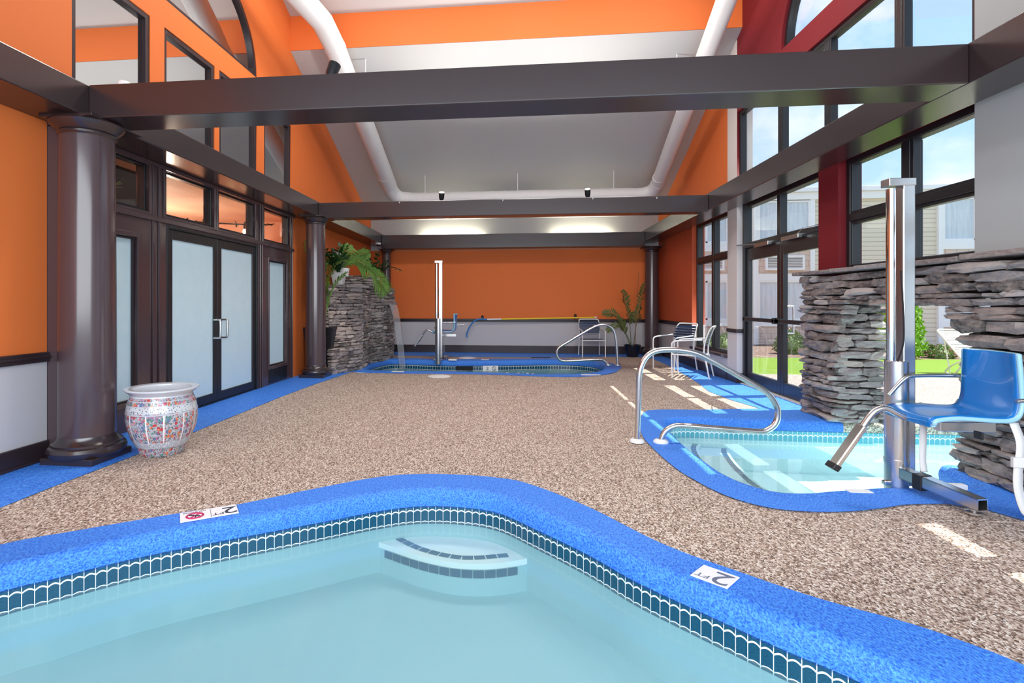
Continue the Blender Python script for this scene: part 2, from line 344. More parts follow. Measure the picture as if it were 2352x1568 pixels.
def fill(name, loops, z, m, parent=None, thick=0, plane='xy'):
    """flat region with holes (first loop outer)"""
    cu = bpy.data.curves.new(name, 'CURVE'); cu.dimensions = '2D'; cu.fill_mode = 'BOTH'; cu.extrude = thick/2
    for lp in loops:
        sp = cu.splines.new('POLY'); sp.points.add(len(lp)-1); sp.use_cyclic_u = True
        for p, q in zip(sp.points, lp): p.co = (q[0], q[1], 0, 1)
    tmp = bpy.data.objects.new('tmp', cu); COL.objects.link(tmp); bpy.context.view_layer.update()
    me = bpy.data.meshes.new_from_object(tmp.evaluated_get(bpy.context.evaluated_depsgraph_get())); bpy.data.objects.remove(tmp); bpy.data.curves.remove(cu)
    if plane == 'xy': mx = Matrix.Translation((0, 0, z))
    elif plane == 'yz': mx = Matrix(((0, 0, 1, z), (1, 0, 0, 0), (0, 1, 0, 0), (0, 0, 0, 1)))
    me.transform(mx); me.name = name; me.materials.clear()
    return link(name, me, m, parent)
def rect(a0, a1, b0, b1): return [(a0, b0), (a1, b0), (a1, b1), (a0, b1)]
def cat(pts, per=8, closed=True):
    n = len(pts); o = []; rngi = range(n) if closed else range(n-1)
    for i in rngi:
        p = [Vector(pts[(i+k) % n] if closed else pts[min(max(i+k, 0), n-1)]) for k in (-1, 0, 1, 2)]
        for k in range(per):
            t = k/per
            o.append(tuple(.5*((2*p[1])+(-p[0]+p[2])*t+(2*p[0]-5*p[1]+4*p[2]-p[3])*t*t+(-p[0]+3*p[1]-3*p[2]+p[3])*t**3)))
    if not closed: o.append(tuple(pts[-1]))
    return o
def resample(pts, step, closed=True):
    P = [Vector(p) for p in pts]; 
    if closed: P.append(P[0])
    Ls = [0]
    for a, b in zip(P, P[1:]): Ls.append(Ls[-1]+(b-a).length)
    n = max(3, round(Ls[-1]/step)); o = []; j = 0
    for i in range(n if closed else n+1):
        t = Ls[-1]*i/n
        while j < len(Ls)-2 and Ls[j+1] < t: j += 1
        d = Ls[j+1]-Ls[j]; o.append(tuple(P[j].lerp(P[j+1], (t-Ls[j])/d if d > 1e-9 else 0)))
    return o
def parea(p): return .5*sum(p[i-1][0]*p[i][1]-p[i][0]*p[i-1][1] for i in range(len(p)))
def ccw(p): return p if parea(p) > 0 else p[::-1]
def offset(p, d):
    """outward offset of a CCW closed loop"""
    n = len(p); o = []
    for i in range(n):
        a, b = Vector(p[i-1]), Vector(p[(i+1) % n]); t = (b-a).normalized(); o.append((p[i][0]+t.y*d, p[i][1]-t.x*d))
    return o
def bez(pts, per=8): return cat(pts, per, False)
def text(name, s, size, m, parent, loc, rz, sx=1, rx=0):
    cu = bpy.data.curves.new(name, 'FONT'); cu.body = s; cu.size = size; cu.align_x = 'CENTER'; cu.align_y = 'CENTER'; cu.extrude = .0006
    tmp = bpy.data.objects.new('tmp', cu); COL.objects.link(tmp); bpy.context.view_layer.update()
    me = bpy.data.meshes.new_from_object(tmp.evaluated_get(bpy.context.evaluated_depsgraph_get())); bpy.data.objects.remove(tmp); bpy.data.curves.remove(cu)
    me.materials.clear(); o = link(name, me, m, parent); o.location = loc; o.rotation_euler = (rx, 0, rz); o.scale = (sx, 1, 1); return o
# ---- dry-stacked stones
def rock(mb, c, U, V, Nn, hu, hv, hn, r):
    ns, nv, nn = 3, 2, 1
    idx = {}; vs = []; fs = []
    us = [-1, -.42+r.uniform(-.2, .2), .38+r.uniform(-.2, .2), 1]; vv = [-1, r.uniform(-.25, .25), 1]; ww = [-1, 1]
    def key(i, j, k):
        if (i, j, k) not in idx:
            a, b, d = us[i], vv[j], ww[k]
            e = 1.0
            if i in (0, 3) and j in (0, 2): e = r.uniform(.8, 1.02)
            jit = .16
            pu = a*(e if i in (0, 3) else 1)*hu+r.uniform(-1, 1)*jit*min(hu, hv*2)*.6
            pv = b*(r.uniform(.62, 1.0) if i in (0, 3) and j != 1 else r.uniform(.86, 1.06) if j != 1 else 1)*hv+r.uniform(-1, 1)*jit*hv
            pn = d*hn
            if k == 1:
                pn *= r.uniform(.65, 1.1)
                if j in (0, 2): pn -= hn*r.uniform(.02, .3)
                if i in (0, 3): pn -= hn*r.uniform(.0, .35)
            idx[(i, j, k)] = len(vs); vs.append(c+U*pu+V*pv+Nn*pn)
        return idx[(i, j, k)]
    for i in range(ns):
        for j in range(nv):
            fs.append((key(i, j, 1), key(i+1, j, 1), key(i+1, j+1, 1), key(i, j+1, 1)))
    for i in range(ns):
        fs.append((key(i, 0, 0), key(i+1, 0, 0), key(i+1, 0, 1), key(i, 0, 1))); fs.append((key(i, 2, 1), key(i+1, 2, 1), key(i+1, 2, 0), key(i, 2, 0)))
    for j in range(nv):
        fs.append((key(0, j, 1), key(0, j+1, 1), key(0, j+1, 0), key(0, j, 0))); fs.append((key(3, j, 0), key(3, j+1, 0), key(3, j+1, 1), key(3, j, 1)))
    mb.add(vs, fs)
def stones(mb, O, U, V, u0, u1, v0, v1, r, hr=(.03, .085), wr=(.1, .42), dep=.06, inside=None, out=.03):
    O, U, V = Vector(O), Vector(U).normalized(), Vector(V).normalized(); Nn = U.cross(V).normalized(); v = v0
    while v < v1-.012:
        h = min(r.uniform(*hr), v1-v); u = u0-r.uniform(0, .1)
        while u < u1:
            w = r.uniform(*wr)*(.6+h/hr[1]*.6); 
            a, b = max(u, u0), min(u+w, u1)
            if b-a > .03:
                segs = [(a, b)]
                if inside:
                    k = 8; segs = []; st = None
                    for q in range(k+1):
                        uu = a+(b-a)*q/k; ok = inside(uu, v+h/2)
                        if ok and st is None: st = uu
                        if (not ok or q == k) and st is not None:
                            if uu-st > .04: segs.append((st, uu))
                            st = None
                for sa, sb in segs:
                    c = O+U*((sa+sb)/2)+V*(v+h/2+r.uniform(-.006, .006))+Nn*r.uniform(-.4, 1)*out
                    rock(mb, c, U, V, Nn, (sb-sa)/2*1.03, h/2*r.uniform(.78, 1.06), dep, r)
            u += w
        v += h

# ================================================================== pool outlines (plan, metres)
NEAR_OUT = ccw(resample(cat([(-3.02, 2.1), (-2.71, 2.58), (-2.45, 2.79), (-2.02, 3.1), (-1.77, 3.25), (-1.4, 3.58), (-1.02, 3.88), (-.71, 3.99), (-.38, 4.0), (-.13, 3.96), (.03, 3.89), (.25, 3.68), (.47, 3.41), (.7, 3.05), (.85, 2.87), (1.03, 2.71), (1.2, 2.56), (1.34, 2.46), (1.53, 2.35), (1.66, 2.24), (1.8, 2.06), (2.1, 1.5), (2.2, .9), (2.1, .2), (1.6, -.25), (.6, -.4), (-.8, -.4), (-2.2, -.25), (-2.95, .3), (-3.12, 1.2)]), .05))
NEAR_IN = ccw(resample(cat([(-2.72, 1.95), (-2.45, 2.34), (-2.30, 2.48), (-2.10, 2.68), (-1.87, 2.86), (-1.62, 3.03), (-1.28, 3.26), (-.92, 3.51), (-.65, 3.63), (-.35, 3.64), (-.12, 3.56), (.1, 3.34), (.37, 3.04), (.57, 2.77), (.76, 2.57), (.92, 2.41), (1.05, 2.28), (1.21, 2.14), (1.4, 1.92), (1.72, 1.4), (1.83, .9), (1.75, .35), (1.4, .08), (.5, -.05), (-.8, -.05), (-2.0, .05), (-2.62, .5), (-2.8, 1.2)]), .04))
KID_OUT_P = [(2.11, 6.74), (1.71, 6.71), (1.5, 6.6), (1.36, 6.24), (1.24, 5.72), (1.18, 5.34), (1.17, 5.02), (1.18, 4.69), (1.21, 4.3), (1.27, 4.03), (1.32, 3.86), (1.39, 3.72), (1.5, 3.6), (1.63, 3.54), (1.83, 3.53), (2.06, 3.57), (2.25, 3.64), (2.45, 3.72), (2.7, 3.76)]
KID_OUT = ccw(cat(KID_OUT_P, 5, False)+[(2.87, 3.67), (2.98, 3.45), (3.1, 3.2), (3.46, 3.1), (3.46, 4.3), (6.0, 4.3), (6.0, 6.5), (3.46, 6.6), (3.46, 6.95), (3.07, 6.93), (2.6, 6.84)])
KID_IN = ccw(resample(cat([(1.51, 5.7), (1.53, 5.92), (1.6, 6.1), (1.74, 6.22), (1.95, 6.25), (2.4, 6.22), (3.2, 6.2), (4.2, 6.2), (5.3, 6.2), (5.5, 6.1), (5.55, 5.5), (5.5, 4.8), (5.35, 4.68), (4.2, 4.67), (3.5, 4.67), (3.29, 4.66), (3.25, 4.5), (3.23, 4.3), (3.14, 4.16), (2.9, 4.1), (2.51, 4.06), (2.31, 4.01), (2.1, 3.95), (1.91, 3.89), (1.75, 3.89), (1.66, 3.96), (1.58, 4.1), (1.53, 4.3), (1.51, 4.53), (1.49, 4.88), (1.49, 5.17), (1.5, 5.45)]), .045))
TUB_OUT = ccw(resample(cat([(-3.0, 9.74), (-2.44, 9.67), (-1.89, 9.66), (-1.15, 9.7), (-.41, 9.66), (.3, 9.53), (.83, 9.5), (1.27, 9.66), (1.69, 10.08), (1.97, 10.8), (2.05, 11.25), (1.98, 11.6), (1.85, 11.95), (1.53, 12.27), (.87, 12.6), (.1, 12.5), (-.71, 12.36), (-1.55, 12.2), (-2.39, 12.3), (-2.98, 12.19), (-3.26, 11.43), (-3.3, 10.4)]), .07))
TUB_IN = ccw(resample(cat([(-2.97, 10.35), (-2.83, 10.09), (-2.3, 10.03), (-1.95, 10.02), (-1.2, 10.03), (-.6, 9.97), (.13, 9.84), (.86, 9.87), (1.23, 10.05), (1.53, 10.45), (1.67, 10.95), (1.7, 11.4), (1.6, 11.9), (1.25, 12.2), (.7, 12.25), (.2, 12.14), (-.39, 11.97), (-1.0, 11.85), (-1.61, 11.83), (-2.3, 11.95), (-2.81, 11.98), (-3.0, 11.4), (-3.03, 10.85)]), .06))

# ================================================================== room shell
XL, XR, YB, RIDGE = -3.84, 3.46, 13.95, 6.6
def roofz(y):
    d = abs(y-RIDGE)
    return 7.04-.40*d if d < 2.286 else 5.55-.418*(d-2.286)
RTH = [(YB, roofz(YB)+.06), (8.886, 5.6), (8.886, 6.18), (6.6, 7.1), (4.314, 6.18), (4.314, 5.6), (-.6, roofz(-.6)+.06)]
# --- floor
near_h, tub_h = offset(NEAR_OUT, -.04), offset(TUB_OUT, -.04)
kx = [p for p in KID_OUT if p[0] < 3.4]
fl = [(XL, -.6), (3.62, -.6), (3.62, 3.15), (3.1, 3.25)]
kd = [(p[0], p[1]) for p in offset(ccw(cat(KID_OUT_P, 5, False)+[(2.87, 3.67), (3.4, 3.3), (3.4, 6.9), (2.6, 6.84)]), -.04)]
i0 = min(range(len(kd)), key=lambda i: (kd[i][0]-2.87)**2+(kd[i][1]-3.67)**2)
# walk the kid pool edge clockwise (near side to far side)
seq = [kd[(i0-k) % len(kd)] for k in range(len(kd))]
seq = [p for p in seq if p[0] < 3.2]
fl += seq+[(3.2, 6.86), (3.62, 6.86), (3.62, YB), (XL, YB)]
struct(fill('floor', [fl, near_h, tub_h], 0, 'deck'))
def border(name, pts): return struct(fill(name, [pts], .004, 'blue'))
border('trim_1', [(XL, -.6), (-3.2, -.6), (-3.2, 2.3), (-3.21, 3.47), (-3.19, 4.19), (-3.18, 5.02), (-3.2, 7.03), (-3.17, 8.17), (-3.06, 9.66), (-3.06, 12.9), (XL, 12.9)])
border('trim_2', [(XL, 12.9), (-2.5, 12.86), (-1.6, 12.78), (.9, 12.87), (1.53, 13.0), (2.1, 13.2), (2.9, 13.2), (3.05, 12.9), (3.04, 11.43), (2.93, 9.9), (2.84, 8.96), (2.73, 8.19), (2.78, 7.5), (2.92, 6.86), (3.62, 6.86), (3.62, YB), (XL, YB)])
B('trim_3', 'signwhite', None, (3.5, 3.66, 6.86, 9.06, 0, .012)); struct(bpy.data.objects['trim_3'])
# --- outside ground
struct(fill('patio', [[(3.62, -6), (30, -6), (30, 10.3), (3.62, 10.3), (3.62, 6.45), (5.9, 6.45), (5.9, 4.4), (3.62, 4.4)]], -.004, 'patio'))
struct(fill('lawn', [rect(3.62, 30, 10.3, 13.4)], 0.0, 'lawn'))
struct(fill('garden_bed', [rect(3.62, 30, 13.4, 18.0)], 0.0, 'mulch'))
# --- left wall (near plain part, woodwork bay, far part, gable above)
struct(fill('wall_left', [[(-.6, 0), (4.07, 0), (4.07, 2.76), (-.6, 2.76)]], XL-.1, 'orange', None, .2, 'yz'))
struct(fill('wall_left', [[(8.97, 0), (YB, 0), (YB, 2.76), (8.97, 2.76)]], XL-.1, 'orange_plain', None, .2, 'yz'))
UP = [(4.32, 5.33), (5.56, 6.55), (6.66, 7.68), (7.91, 8.89)]
ARCL = [(RIDGE+1.08*math.cos(a), 4.6+1.08*math.sin(a)) for a in [PI*k/32 for k in range(33)]]
ARCR = [(RIDGE+1.02*math.cos(a), 4.62+.98*math.sin(a)) for a in [PI*k/32 for k in range(33)]]
gabl = [(-.6, 2.76), (YB, 2.76)]+RTH
struct(fill('wall_left', [gabl]+[rect(a, b, 3.02, 4.29) for a, b in UP]+[ARCL], XL-.1, 'orange_plain', None, .2, 'yz'))
SIDE = [(4.5, 5.12), (8.06, 8.70)]; TRN = [(4.38, 5.3), (5.57, 6.53), (6.62, 7.61), (7.88, 8.84)]; DOORL = (5.6, 7.69)
struct(fill('wall_left', [[(4.07, 0), (DOORL[0], 0), (DOORL[0], 2.13), (DOORL[1], 2.13), (DOORL[1], 0), (8.97, 0), (8.97, 2.76), (4.07, 2.76)]]+[rect(a, b, .29, 1.94) for a, b in SIDE]+[rect(a, b, 2.23, 2.73) for a, b in TRN], XL-.07, 'brown', None, .14, 'yz'))
q = MB()   # mouldings of the woodwork bay
for y in (5.36, 5.46, 7.76, 7.82, 8.92): q.box(XL, XL+.022, y-.012, y+.012, 0.0, 2.74)
q.box(XL, XL+.03, 4.22, 8.97, 2.145, 2.2); q.box(XL, XL+.05, 4.07, 8.97, 2.72, 2.76)
for a, b in SIDE: q.frame('x', XL, XL+.018, a-.05, b+.05, .24, 1.99, .05)
for a, b in TRN: q.frame('x', XL, XL+.02, a-.04, b+.04, 2.2, 2.745, .04, .03)
q.box(XL, XL+.12, 4.07, 4.2, 0, 2.74)
struct(q.build('trim_4', 'brown', None, .006))
n = 0
def window(name, axis_x, a0, a1, b0, b1, fm, pm, d=.07, w=.045, px=None, **k):
    r = MB().frame('x', axis_x-d/2, axis_x+d/2, a0, a1, b0, b1, w).build(name, fm, None, .006); struct(r)
    px = axis_x if px is None else px
    B('pane', pm, r, (px-.004, px+.004, a0+w*.8, a1-w*.8, b0+w*.8, b1-w*.8)); return r
wn = 0
for a, b in SIDE: wn += 1; window('window_%d' % wn, XL-.05, a, b, .29, 1.94, 'trimdark', 'frost', .06, .02)
B('trim_5', 'black', None, (XL, XL+.012, 8.06, 8.70, .03, .27)); struct(bpy.data.objects['trim_5'])
for a, b in TRN: wn += 1; window('window_%d' % wn, XL-.06, a, b, 2.23, 2.73, 'black', 'transompane', .08, .03)
for a, b in UP: wn += 1; window('window_%d' % wn, XL-.06, a, b, 3.02, 4.29, 'trimdark', 'mirrorpane', .1, .055)
def archwin(name, x, pts, fm, pm, w):
    cy, cz = RIDGE, min(p[1] for p in pts); inn = [(cy+(y-cy)*(1-w/1.0), cz+w*.7+(z-cz)*(1-w*1.6)) for y, z in pts]
    r = fill(name, [pts, inn], x, fm, None, .1, 'yz'); struct(r)
    fill('pane', [inn], x, pm, r, .008, 'yz'); return r
wn += 1; archwin('window_%d' % wn, XL-.06, ARCL, 'trimdark', 'mirrorpane', .06)
# double door on the left
dr = MB(); dr.frame('x', XL-.11, XL+.012, DOORL[0], DOORL[1], -.2, 2.135, .035)
dr = dr.build('door_1', 'black', None, .004); struct(dr)
for a, b, hs in ((5.635, 6.64, 6.56), (6.65, 7.655, 6.73)):
    lf = MB().frame('x', XL-.06, XL-.012, a, b, .02, 2.1, .085, .11).build('door_leaf', 'black', dr, .005)
    B('pane', 'frost', lf, (XL-.045, XL-.03, a+.08, b-.08, .12, 2.0))
    hp = bez([(XL-.02, hs, .83), (XL+.05, hs, .83), (XL+.07, hs, .85), (XL+.07, hs, 1.04), (XL+.05, hs, 1.06), (XL-.02, hs, 1.06)], 5)
    MB().tube(hp, .0125, 10).build('handle', 'steel', lf, 0, 50)
B('threshold', 'black', dr, (XL-.13, XL-.002, 5.63, 7.66, -.03, .018))
# lobby behind the left wall
struct(B('wall_lobby', paint('lobby_paint', (.78, .40, .26)), None, (-8.1, -8, 1, 14, 0, 3.0), (-8, XL-.2, 3.0, 3.1, 0, 3.0), (-8, XL-.2, 10.5, 10.6, 0, 3.0)))
struct(B('wall_lobby', paint('dark_partition', (.03, .035, .03)), None, (-4.75, -4.7, 5.2, 6.45, 0, 2.9)))
struct(B('floor_lobby', 'patio', None, (-8, XL-.14, 3, 10.6, -.1, -.001)))
struct(B('ceiling_lobby', paint('lobby_ceiling', (.78, .46, .32)), None, (-8, XL-.2, 3.0, 10.6, 2.9, 3.0)))
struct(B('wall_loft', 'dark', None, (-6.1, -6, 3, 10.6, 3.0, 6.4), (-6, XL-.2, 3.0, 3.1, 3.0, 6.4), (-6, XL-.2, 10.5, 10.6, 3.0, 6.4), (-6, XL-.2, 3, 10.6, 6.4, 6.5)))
# --- back wall
struct(B('wall_back', 'orange_back', None, (XL-.2, XR+.2, YB, YB+.2, 0, 3.7)))
# --- right wall
OPR = [rect(4.55, 9.08, 3.02, 4.28), ARCR]
struct(fill('wall_right', [[(-.6, 0), (3.9, 0), (3.9, 1.62), (4.55, 1.62), (4.55, 3.02), (4.55, 5.5), (4.314, 5.6), (-.6, roofz(-.6)+.06)], rect(2.3, 3.76, .5, 2.735)], XR+.12, 'white', None, .24, 'yz'))
redp = [(4.55, 2.83), (9.08, 2.83), (9.08, 5.52), (8.886, 5.6), (8.886, 6.18), (6.6, 7.1), (4.55, 6.27)]
struct(fill('wall_right', [redp, rect(4.553, 9.077, 3.02, 4.305), ARCR], XR+.07, 'red', None, .14, 'yz'))
struct(B('wall_right', 'red', None, (XR, XR+.24, 6.33, 6.72, 0, 2.83)))
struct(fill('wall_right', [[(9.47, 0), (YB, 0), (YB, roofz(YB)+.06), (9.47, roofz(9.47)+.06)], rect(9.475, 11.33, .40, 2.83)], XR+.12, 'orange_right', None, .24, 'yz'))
pr = B('trim_6', 'pier', None, (XR-.002, XR+.24, 9.08, 9.474, 0, 5.46), bevel=.004); struct(pr)
struct(B('trim_7', 'trimdark', None, (XR-.022, XR+.2, 9.06, 9.47, .80, .86), (XR-.016, XR+.2, 9.065, 9.47, 0, .16), bevel=.006))
# glazing on the right: far window, near window, clerestory, half-round
XG = 3.60
def grid(name, y0, y1, z0, z1, ys, zs, w=.065, d=.12, XG=3.60):
    r = MB(); r.frame('x', XG-d/2, XG+d/2, y0, y1, z0, z1, w)
    for y in ys: r.box(XG-d/2, XG+d/2, y-w*.75, y+w*.75, z0+w, z1-w)
    for z in zs: r.box(XG-d/2-.008, XG+d/2, y0+w, y1-w, z-w*.6, z+w*.6)
    r = r.build(name, 'black', None, .008); struct(r)
    Y = [y0]+list(ys)+[y1]; Z = [z0]+list(zs)+[z1]
    for a, b in zip(Y, Y[1:]):
        for c, d_ in zip(Z, Z[1:]):
            MB().frame('x', XG-.045, XG+.02, a+w*.75, b-w*.75, c+w*.6, d_-w*.6, .03).build('sash', 'black', r, .004)
            B('pane', 'pane', r, (XG-.003, XG+.003, a+w*.9, b-w*.9, c+w*.75, d_-w*.75))
    return r
wn += 1; grid('window_%d' % wn, 9.475, 11.33, .40, 2.83, [10.42], [2.1])
wn += 1; grid('window_%d' % wn, 4.555, 6.33, 1.62, 2.83, [5.42], [2.19])
wn += 1; grid('window_%d' % wn, 4.555, 9.077, 3.02, 4.305, [5.43, 6.6, 7.72], [], .05, .1, 3.54)
wn += 1; grid('window_%d' % wn, 2.3, 3.76, .5, 2.735, [3.18], [1.97])
wn += 1; archwin('window_%d' % wn, 3.55, ARCR, 'black', 'pane', .06)
struct(B('trim_8', 'brown', None, (XR-.03, XR+.1, 9.475, 11.4, .36, .41), bevel=.006))
# glass double door with transom
d2 = MB(); d2.frame('x', XG-.06, XG+.06, 6.72, 9.078, -.2, 2.83, .07); d2.box(XG-.07, XG+.06, 6.75, 9.05, 2.13, 2.21); d2.box(XG-.05, XG+.05, 7.86, 7.94, 2.2, 2.8)
d2 = d2.build('door_2', 'black', None, .006); struct(d2)
B('transom_pane', 'pane', d2, (XG-.003, XG+.003, 6.78, 9.02, 2.2, 2.77))
for a, b, hy, sg in ((6.80, 7.885, 7.80, -1), (7.895, 9.0, 7.98, 1)):
    lf = MB().frame('x', XG-.03, XG+.03, a, b, .015, 2.12, .085, .18).build('door_leaf', 'black', d2, .005)
    B('pane', 'pane', lf, (XG-.003, XG+.003, a+.08, b-.08, .17, 1.97))
    MB().box(XG-.10, XG-.055, a+.03, b-.03, 1.0, 1.055).box(XG-.10, XG-.03, a+.03, a+.1, .985, 1.07).box(XG-.10, XG-.03, b-.1, b-.03, .985, 1.07).build('push_bar', 'black', lf, .008)
    MB().tube(bez([(XG+.02, hy, .87), (XG+.09, hy, .87), (XG+.1, hy, .9), (XG+.1, hy, 1.2), (XG+.09, hy, 1.23), (XG+.02, hy, 1.23)], 5), .013, 10).build('handle', 'steel', lf, 0, 50)
    MB().box(XG-.11, XG-.06, hy+sg*.1, hy+sg*.55, 2.10, 2.155).tube([(XG-.10, hy+sg*.5, 2.15), (XG-.22, hy+sg*.9, 2.17), (XG-.08, hy+sg*1.0, 2.19)], .009, 6).build('door_closer', 'steel', lf, .004)
# --- ceiling: two pitches each side and the orange step between them
for nm, (ya, za, yb, zb) in {'ceiling': (8.886, 5.55, YB, roofz(YB)), 'ceiling.001': (6.6, 7.04, 8.886, 6.13), 'ceiling.002': (4.314, 6.13, 6.6, 7.04), 'ceiling.003': (-.6, roofz(-.6), 4.314, 5.55)}.items():
    q = MB().add([(XL-.2, ya, za), (XR+.24, ya, za), (XR+.24, yb, zb), (XL-.2, yb, zb), (XL-.2, ya, za+.12), (XR+.24, ya, za+.12), (XR+.24, yb, zb+.12), (XL-.2, yb, zb+.12)], [(0, 3, 2, 1), (4, 5, 6, 7), (0, 1, 5, 4), (1, 2, 6, 5), (2, 3, 7, 6), (3, 0, 4, 7)])
    struct(q.build('ceiling', 'ceiling'))
struct(B('wall_step', 'orange_plain', None, (XL-.2, XR+.24, 8.872, 9.0, 5.556, 6.2)))
struct(B('wall_step', 'orange_plain', None, (XL-.2, XR+.24, 4.2, 4.328, 5.556, 6.2)))
# unseen slab added outside the right gable to block high sun
struct(B('sun_blocker', 'exttrim', None, (XR+.16, 4.79, 1.0, 9.1, 6.6, 6.72)))
# --- skirting and chair rails
struct(B('baseboard_left', 'trimdark', None, (XL, XL+.025, -.6, 4.07, 0, .16), (XL, XL+.04, -.6, 4.07, 0, .03), bevel=.006))
struct(B('baseboard_back', 'trimdark', None, (XL, XR, YB-.03, YB, 0, .19), bevel=.006))
struct(B('baseboard_right', 'trimdark', None, (XR-.025, XR, 9.48, YB-.03, 0, .17), (XR-.025, XR, -.6, 3.0, 0, .17), bevel=.006))
struct(B('trim_9', 'trimdark', None, (XL, XL+.03, -.6, 4.07, .80, .88), (XL, XL+.045, -.6, 4.07, .83, .855), bevel=.008))
struct(B('trim_10', 'trimdark', None, (XL, XR, YB-.03, YB, .79, .87), (XL, XR, YB-.045, YB, .82, .845), bevel=.008))
struct(B('trim_11', 'trimdark', None, (XR-.03, XR, 11.34, YB-.045, .79, .87), bevel=.008))

# ================================================================== beams and columns
def beam(name, label, *bx): return tag(B(name, 'beam', None, *bx, bevel=.008), label, 'beam')
beam('ceiling_beam', 'long brown beam running along the left wall over the glass doors', (XL, -3.4, -.6, YB, 2.76, 3.01))
beam('ceiling_beam', 'long brown beam running along the right side past the tall windows', (3.0, 3.36, -.6, YB, 2.75, 3.02))
beam('cross_beam', 'widest nearest brown beam crossing the room above the swimming pool', (-3.4, 3.0, 3.99, 4.33, 2.75, 3.015))
beam('cross_beam', 'middle brown beam crossing the room below the ceiling duct', (-3.4, 3.0, 9.0, 9.28, 2.725, 2.99))
beam('cross_beam', 'farthest brown beam crossing along the top of the back wall', (-3.4, 3.0, 13.35, 13.75, 2.63, 2.97))
def column(label, x, y, r, h, plinth, prot=None):
    t = thing('column', label, 'column', (x, y, 0))
    MB().box(-plinth, plinth, -plinth, plinth, 0, .055).build('plinth', 'beam', t, .004)
    MB().lathe([(r*1.28, .055), (r*1.36, .075), (r*1.38, .1), (r*1.32, .125), (r*1.22, .135), (r*1.22, .15), (r*1.1, .165), (r*1.02, .19), (r, .21)], 48).build('base', 'beam', t, 0, 35)
    MB().lathe([(r, .2), (r, .9), (r*.985, 1.6), (r*.95, h-.13)], 48).build('shaft', 'brown', t, 0, 50)
    MB().lathe([(r*.95, h-.14), (r*1.02, h-.125), (r*1.02, h-.11), (r*.97, h-.105), (r*1.08, h-.09), (r*1.22, h-.06), (r*1.3, h-.035), (r*1.26, h-.02)], 48).build('capital', 'beam', t, 0, 35)
    p = plinth*1.02; MB().box(-p, p, -p, p*1.6, h-.022, h).build('abacus', 'beam', t, .004); return t
column('large brown column at left beside the porcelain pot', -3.52, 4.12, .205, 2.762, .222)
column('brown column right of the frosted double doors beside the stone waterfall', -3.485, 9.1, .172, 2.762, .215)
column('far brown column behind the stone waterfall at the back left corner', -3.32, 13.53, .115, 2.632, .16)
column('far brown column in the back right corner by the potted palm', 3.2, 13.53, .165, 2.632, .2)

# ================================================================== pools
def ring_strip(inn, prof, m, name, parent):
    n = len(inn); vs = []; fs = []
    for d, z in prof:
        for x, y in offset(inn, d): vs.append((x, y, z))
    for i in range(len(prof)-1):
        for k in range(n): fs.append((i*n+k, i*n+(k+1) % n, (i+1)*n+(k+1) % n, (i+1)*n+k))
    return MB().add(vs, fs).build(name, m, parent, 0, 60)
def wall_strip(inn, z0, z1, m, name, parent, tw, off=0.0):
    P = offset(inn, off); n = len(P); me = bpy.data.meshes.new(name); Ls = [0]
    for i in range(n): Ls.append(Ls[-1]+(Vector(P[(i+1) % n])-Vector(P[i])).length)
    k = round(Ls[-1]/tw)/Ls[-1]
    vs = [(x, y, z0) for x, y in P]+[(x, y, z1) for x, y in P]; fs = [((i+1) % n, i, n+i, n+(i+1) % n) for i in range(n)]
    me.from_pydata(vs, [], fs); uv = me.uv_layers.new(name='UVMap')
    for i, p in enumerate(me.polygons):
        for li, c in zip(p.loop_indices, ((Ls[i+1]*k, 0), (Ls[i]*k, 0), (Ls[i]*k, 1), (Ls[i+1]*k, 1))): uv.data[li].uv = c
        p.use_smooth = True
    return link(name, me, m, parent)
NOSE = [(0, -.105), (.0, -.09), (-.004, -.06), (0, -.03), (.012, -.004), (.035, .01), (.07, .013), (.11, .01)]
def pool(name, label, cat_, out, inn, depth, tile, water, plaster, cop, wz=-.2, tw=.05):
    t = thing(name, label, cat_)
    fill('coping', [out, offset(inn, .09)], .009, cop, t)
    ring_strip(inn, NOSE, cop, 'coping_nosing', t)
    wall_strip(inn, -.215, -.095, tile, 'waterline_tiles', t, tw)
    wall_strip(inn, -depth, -.213, plaster, 'basin_wall', t, .3)
    fill('basin_floor', [offset(inn, .02)], -depth, plaster, t)
    fill('water', [offset(inn, .002)], wz, water, t); return t
P1 = pool('swimming_pool', 'large free-form swimming pool in the foreground with milky water and blue coping', 'pool', NEAR_OUT, NEAR_IN, .5, 'tile', 'water', 'plaster', 'blue')
P2 = pool('childrens_pool', 'small shallow pool at right passing under the stone arch', 'pool', KID_OUT, KID_IN, .55, 'tile_light', 'waterclear', 'plaster_light', 'bluecoping_out')
P3 = pool('hot_tub', 'oval bubbling hot tub below the waterfall at the back of the room', 'hot tub', TUB_OUT, TUB_IN, .7, 'tile', 'watertub', 'plaster_tub', 'blue', -.2, .06)
def tile_row(name, pts, z, parent, w=.05, m='steptile', gap=.1):
    P = resample(pts, .075, False); q = MB()
    for i in range(len(P)-1):
        a, b = Vector(P[i]), Vector(P[i+1]); d = b-a; nn = Vector((d.y, -d.x)).normalized()*w/2; a2 = a+d*gap/2; b2 = b-d*gap/2
        q.add([(*(a2+nn), z), (*(b2+nn), z), (*(b2-nn), z), (*(a2-nn), z)], [(0, 1, 2, 3)])
    return q.build(name, m, parent)
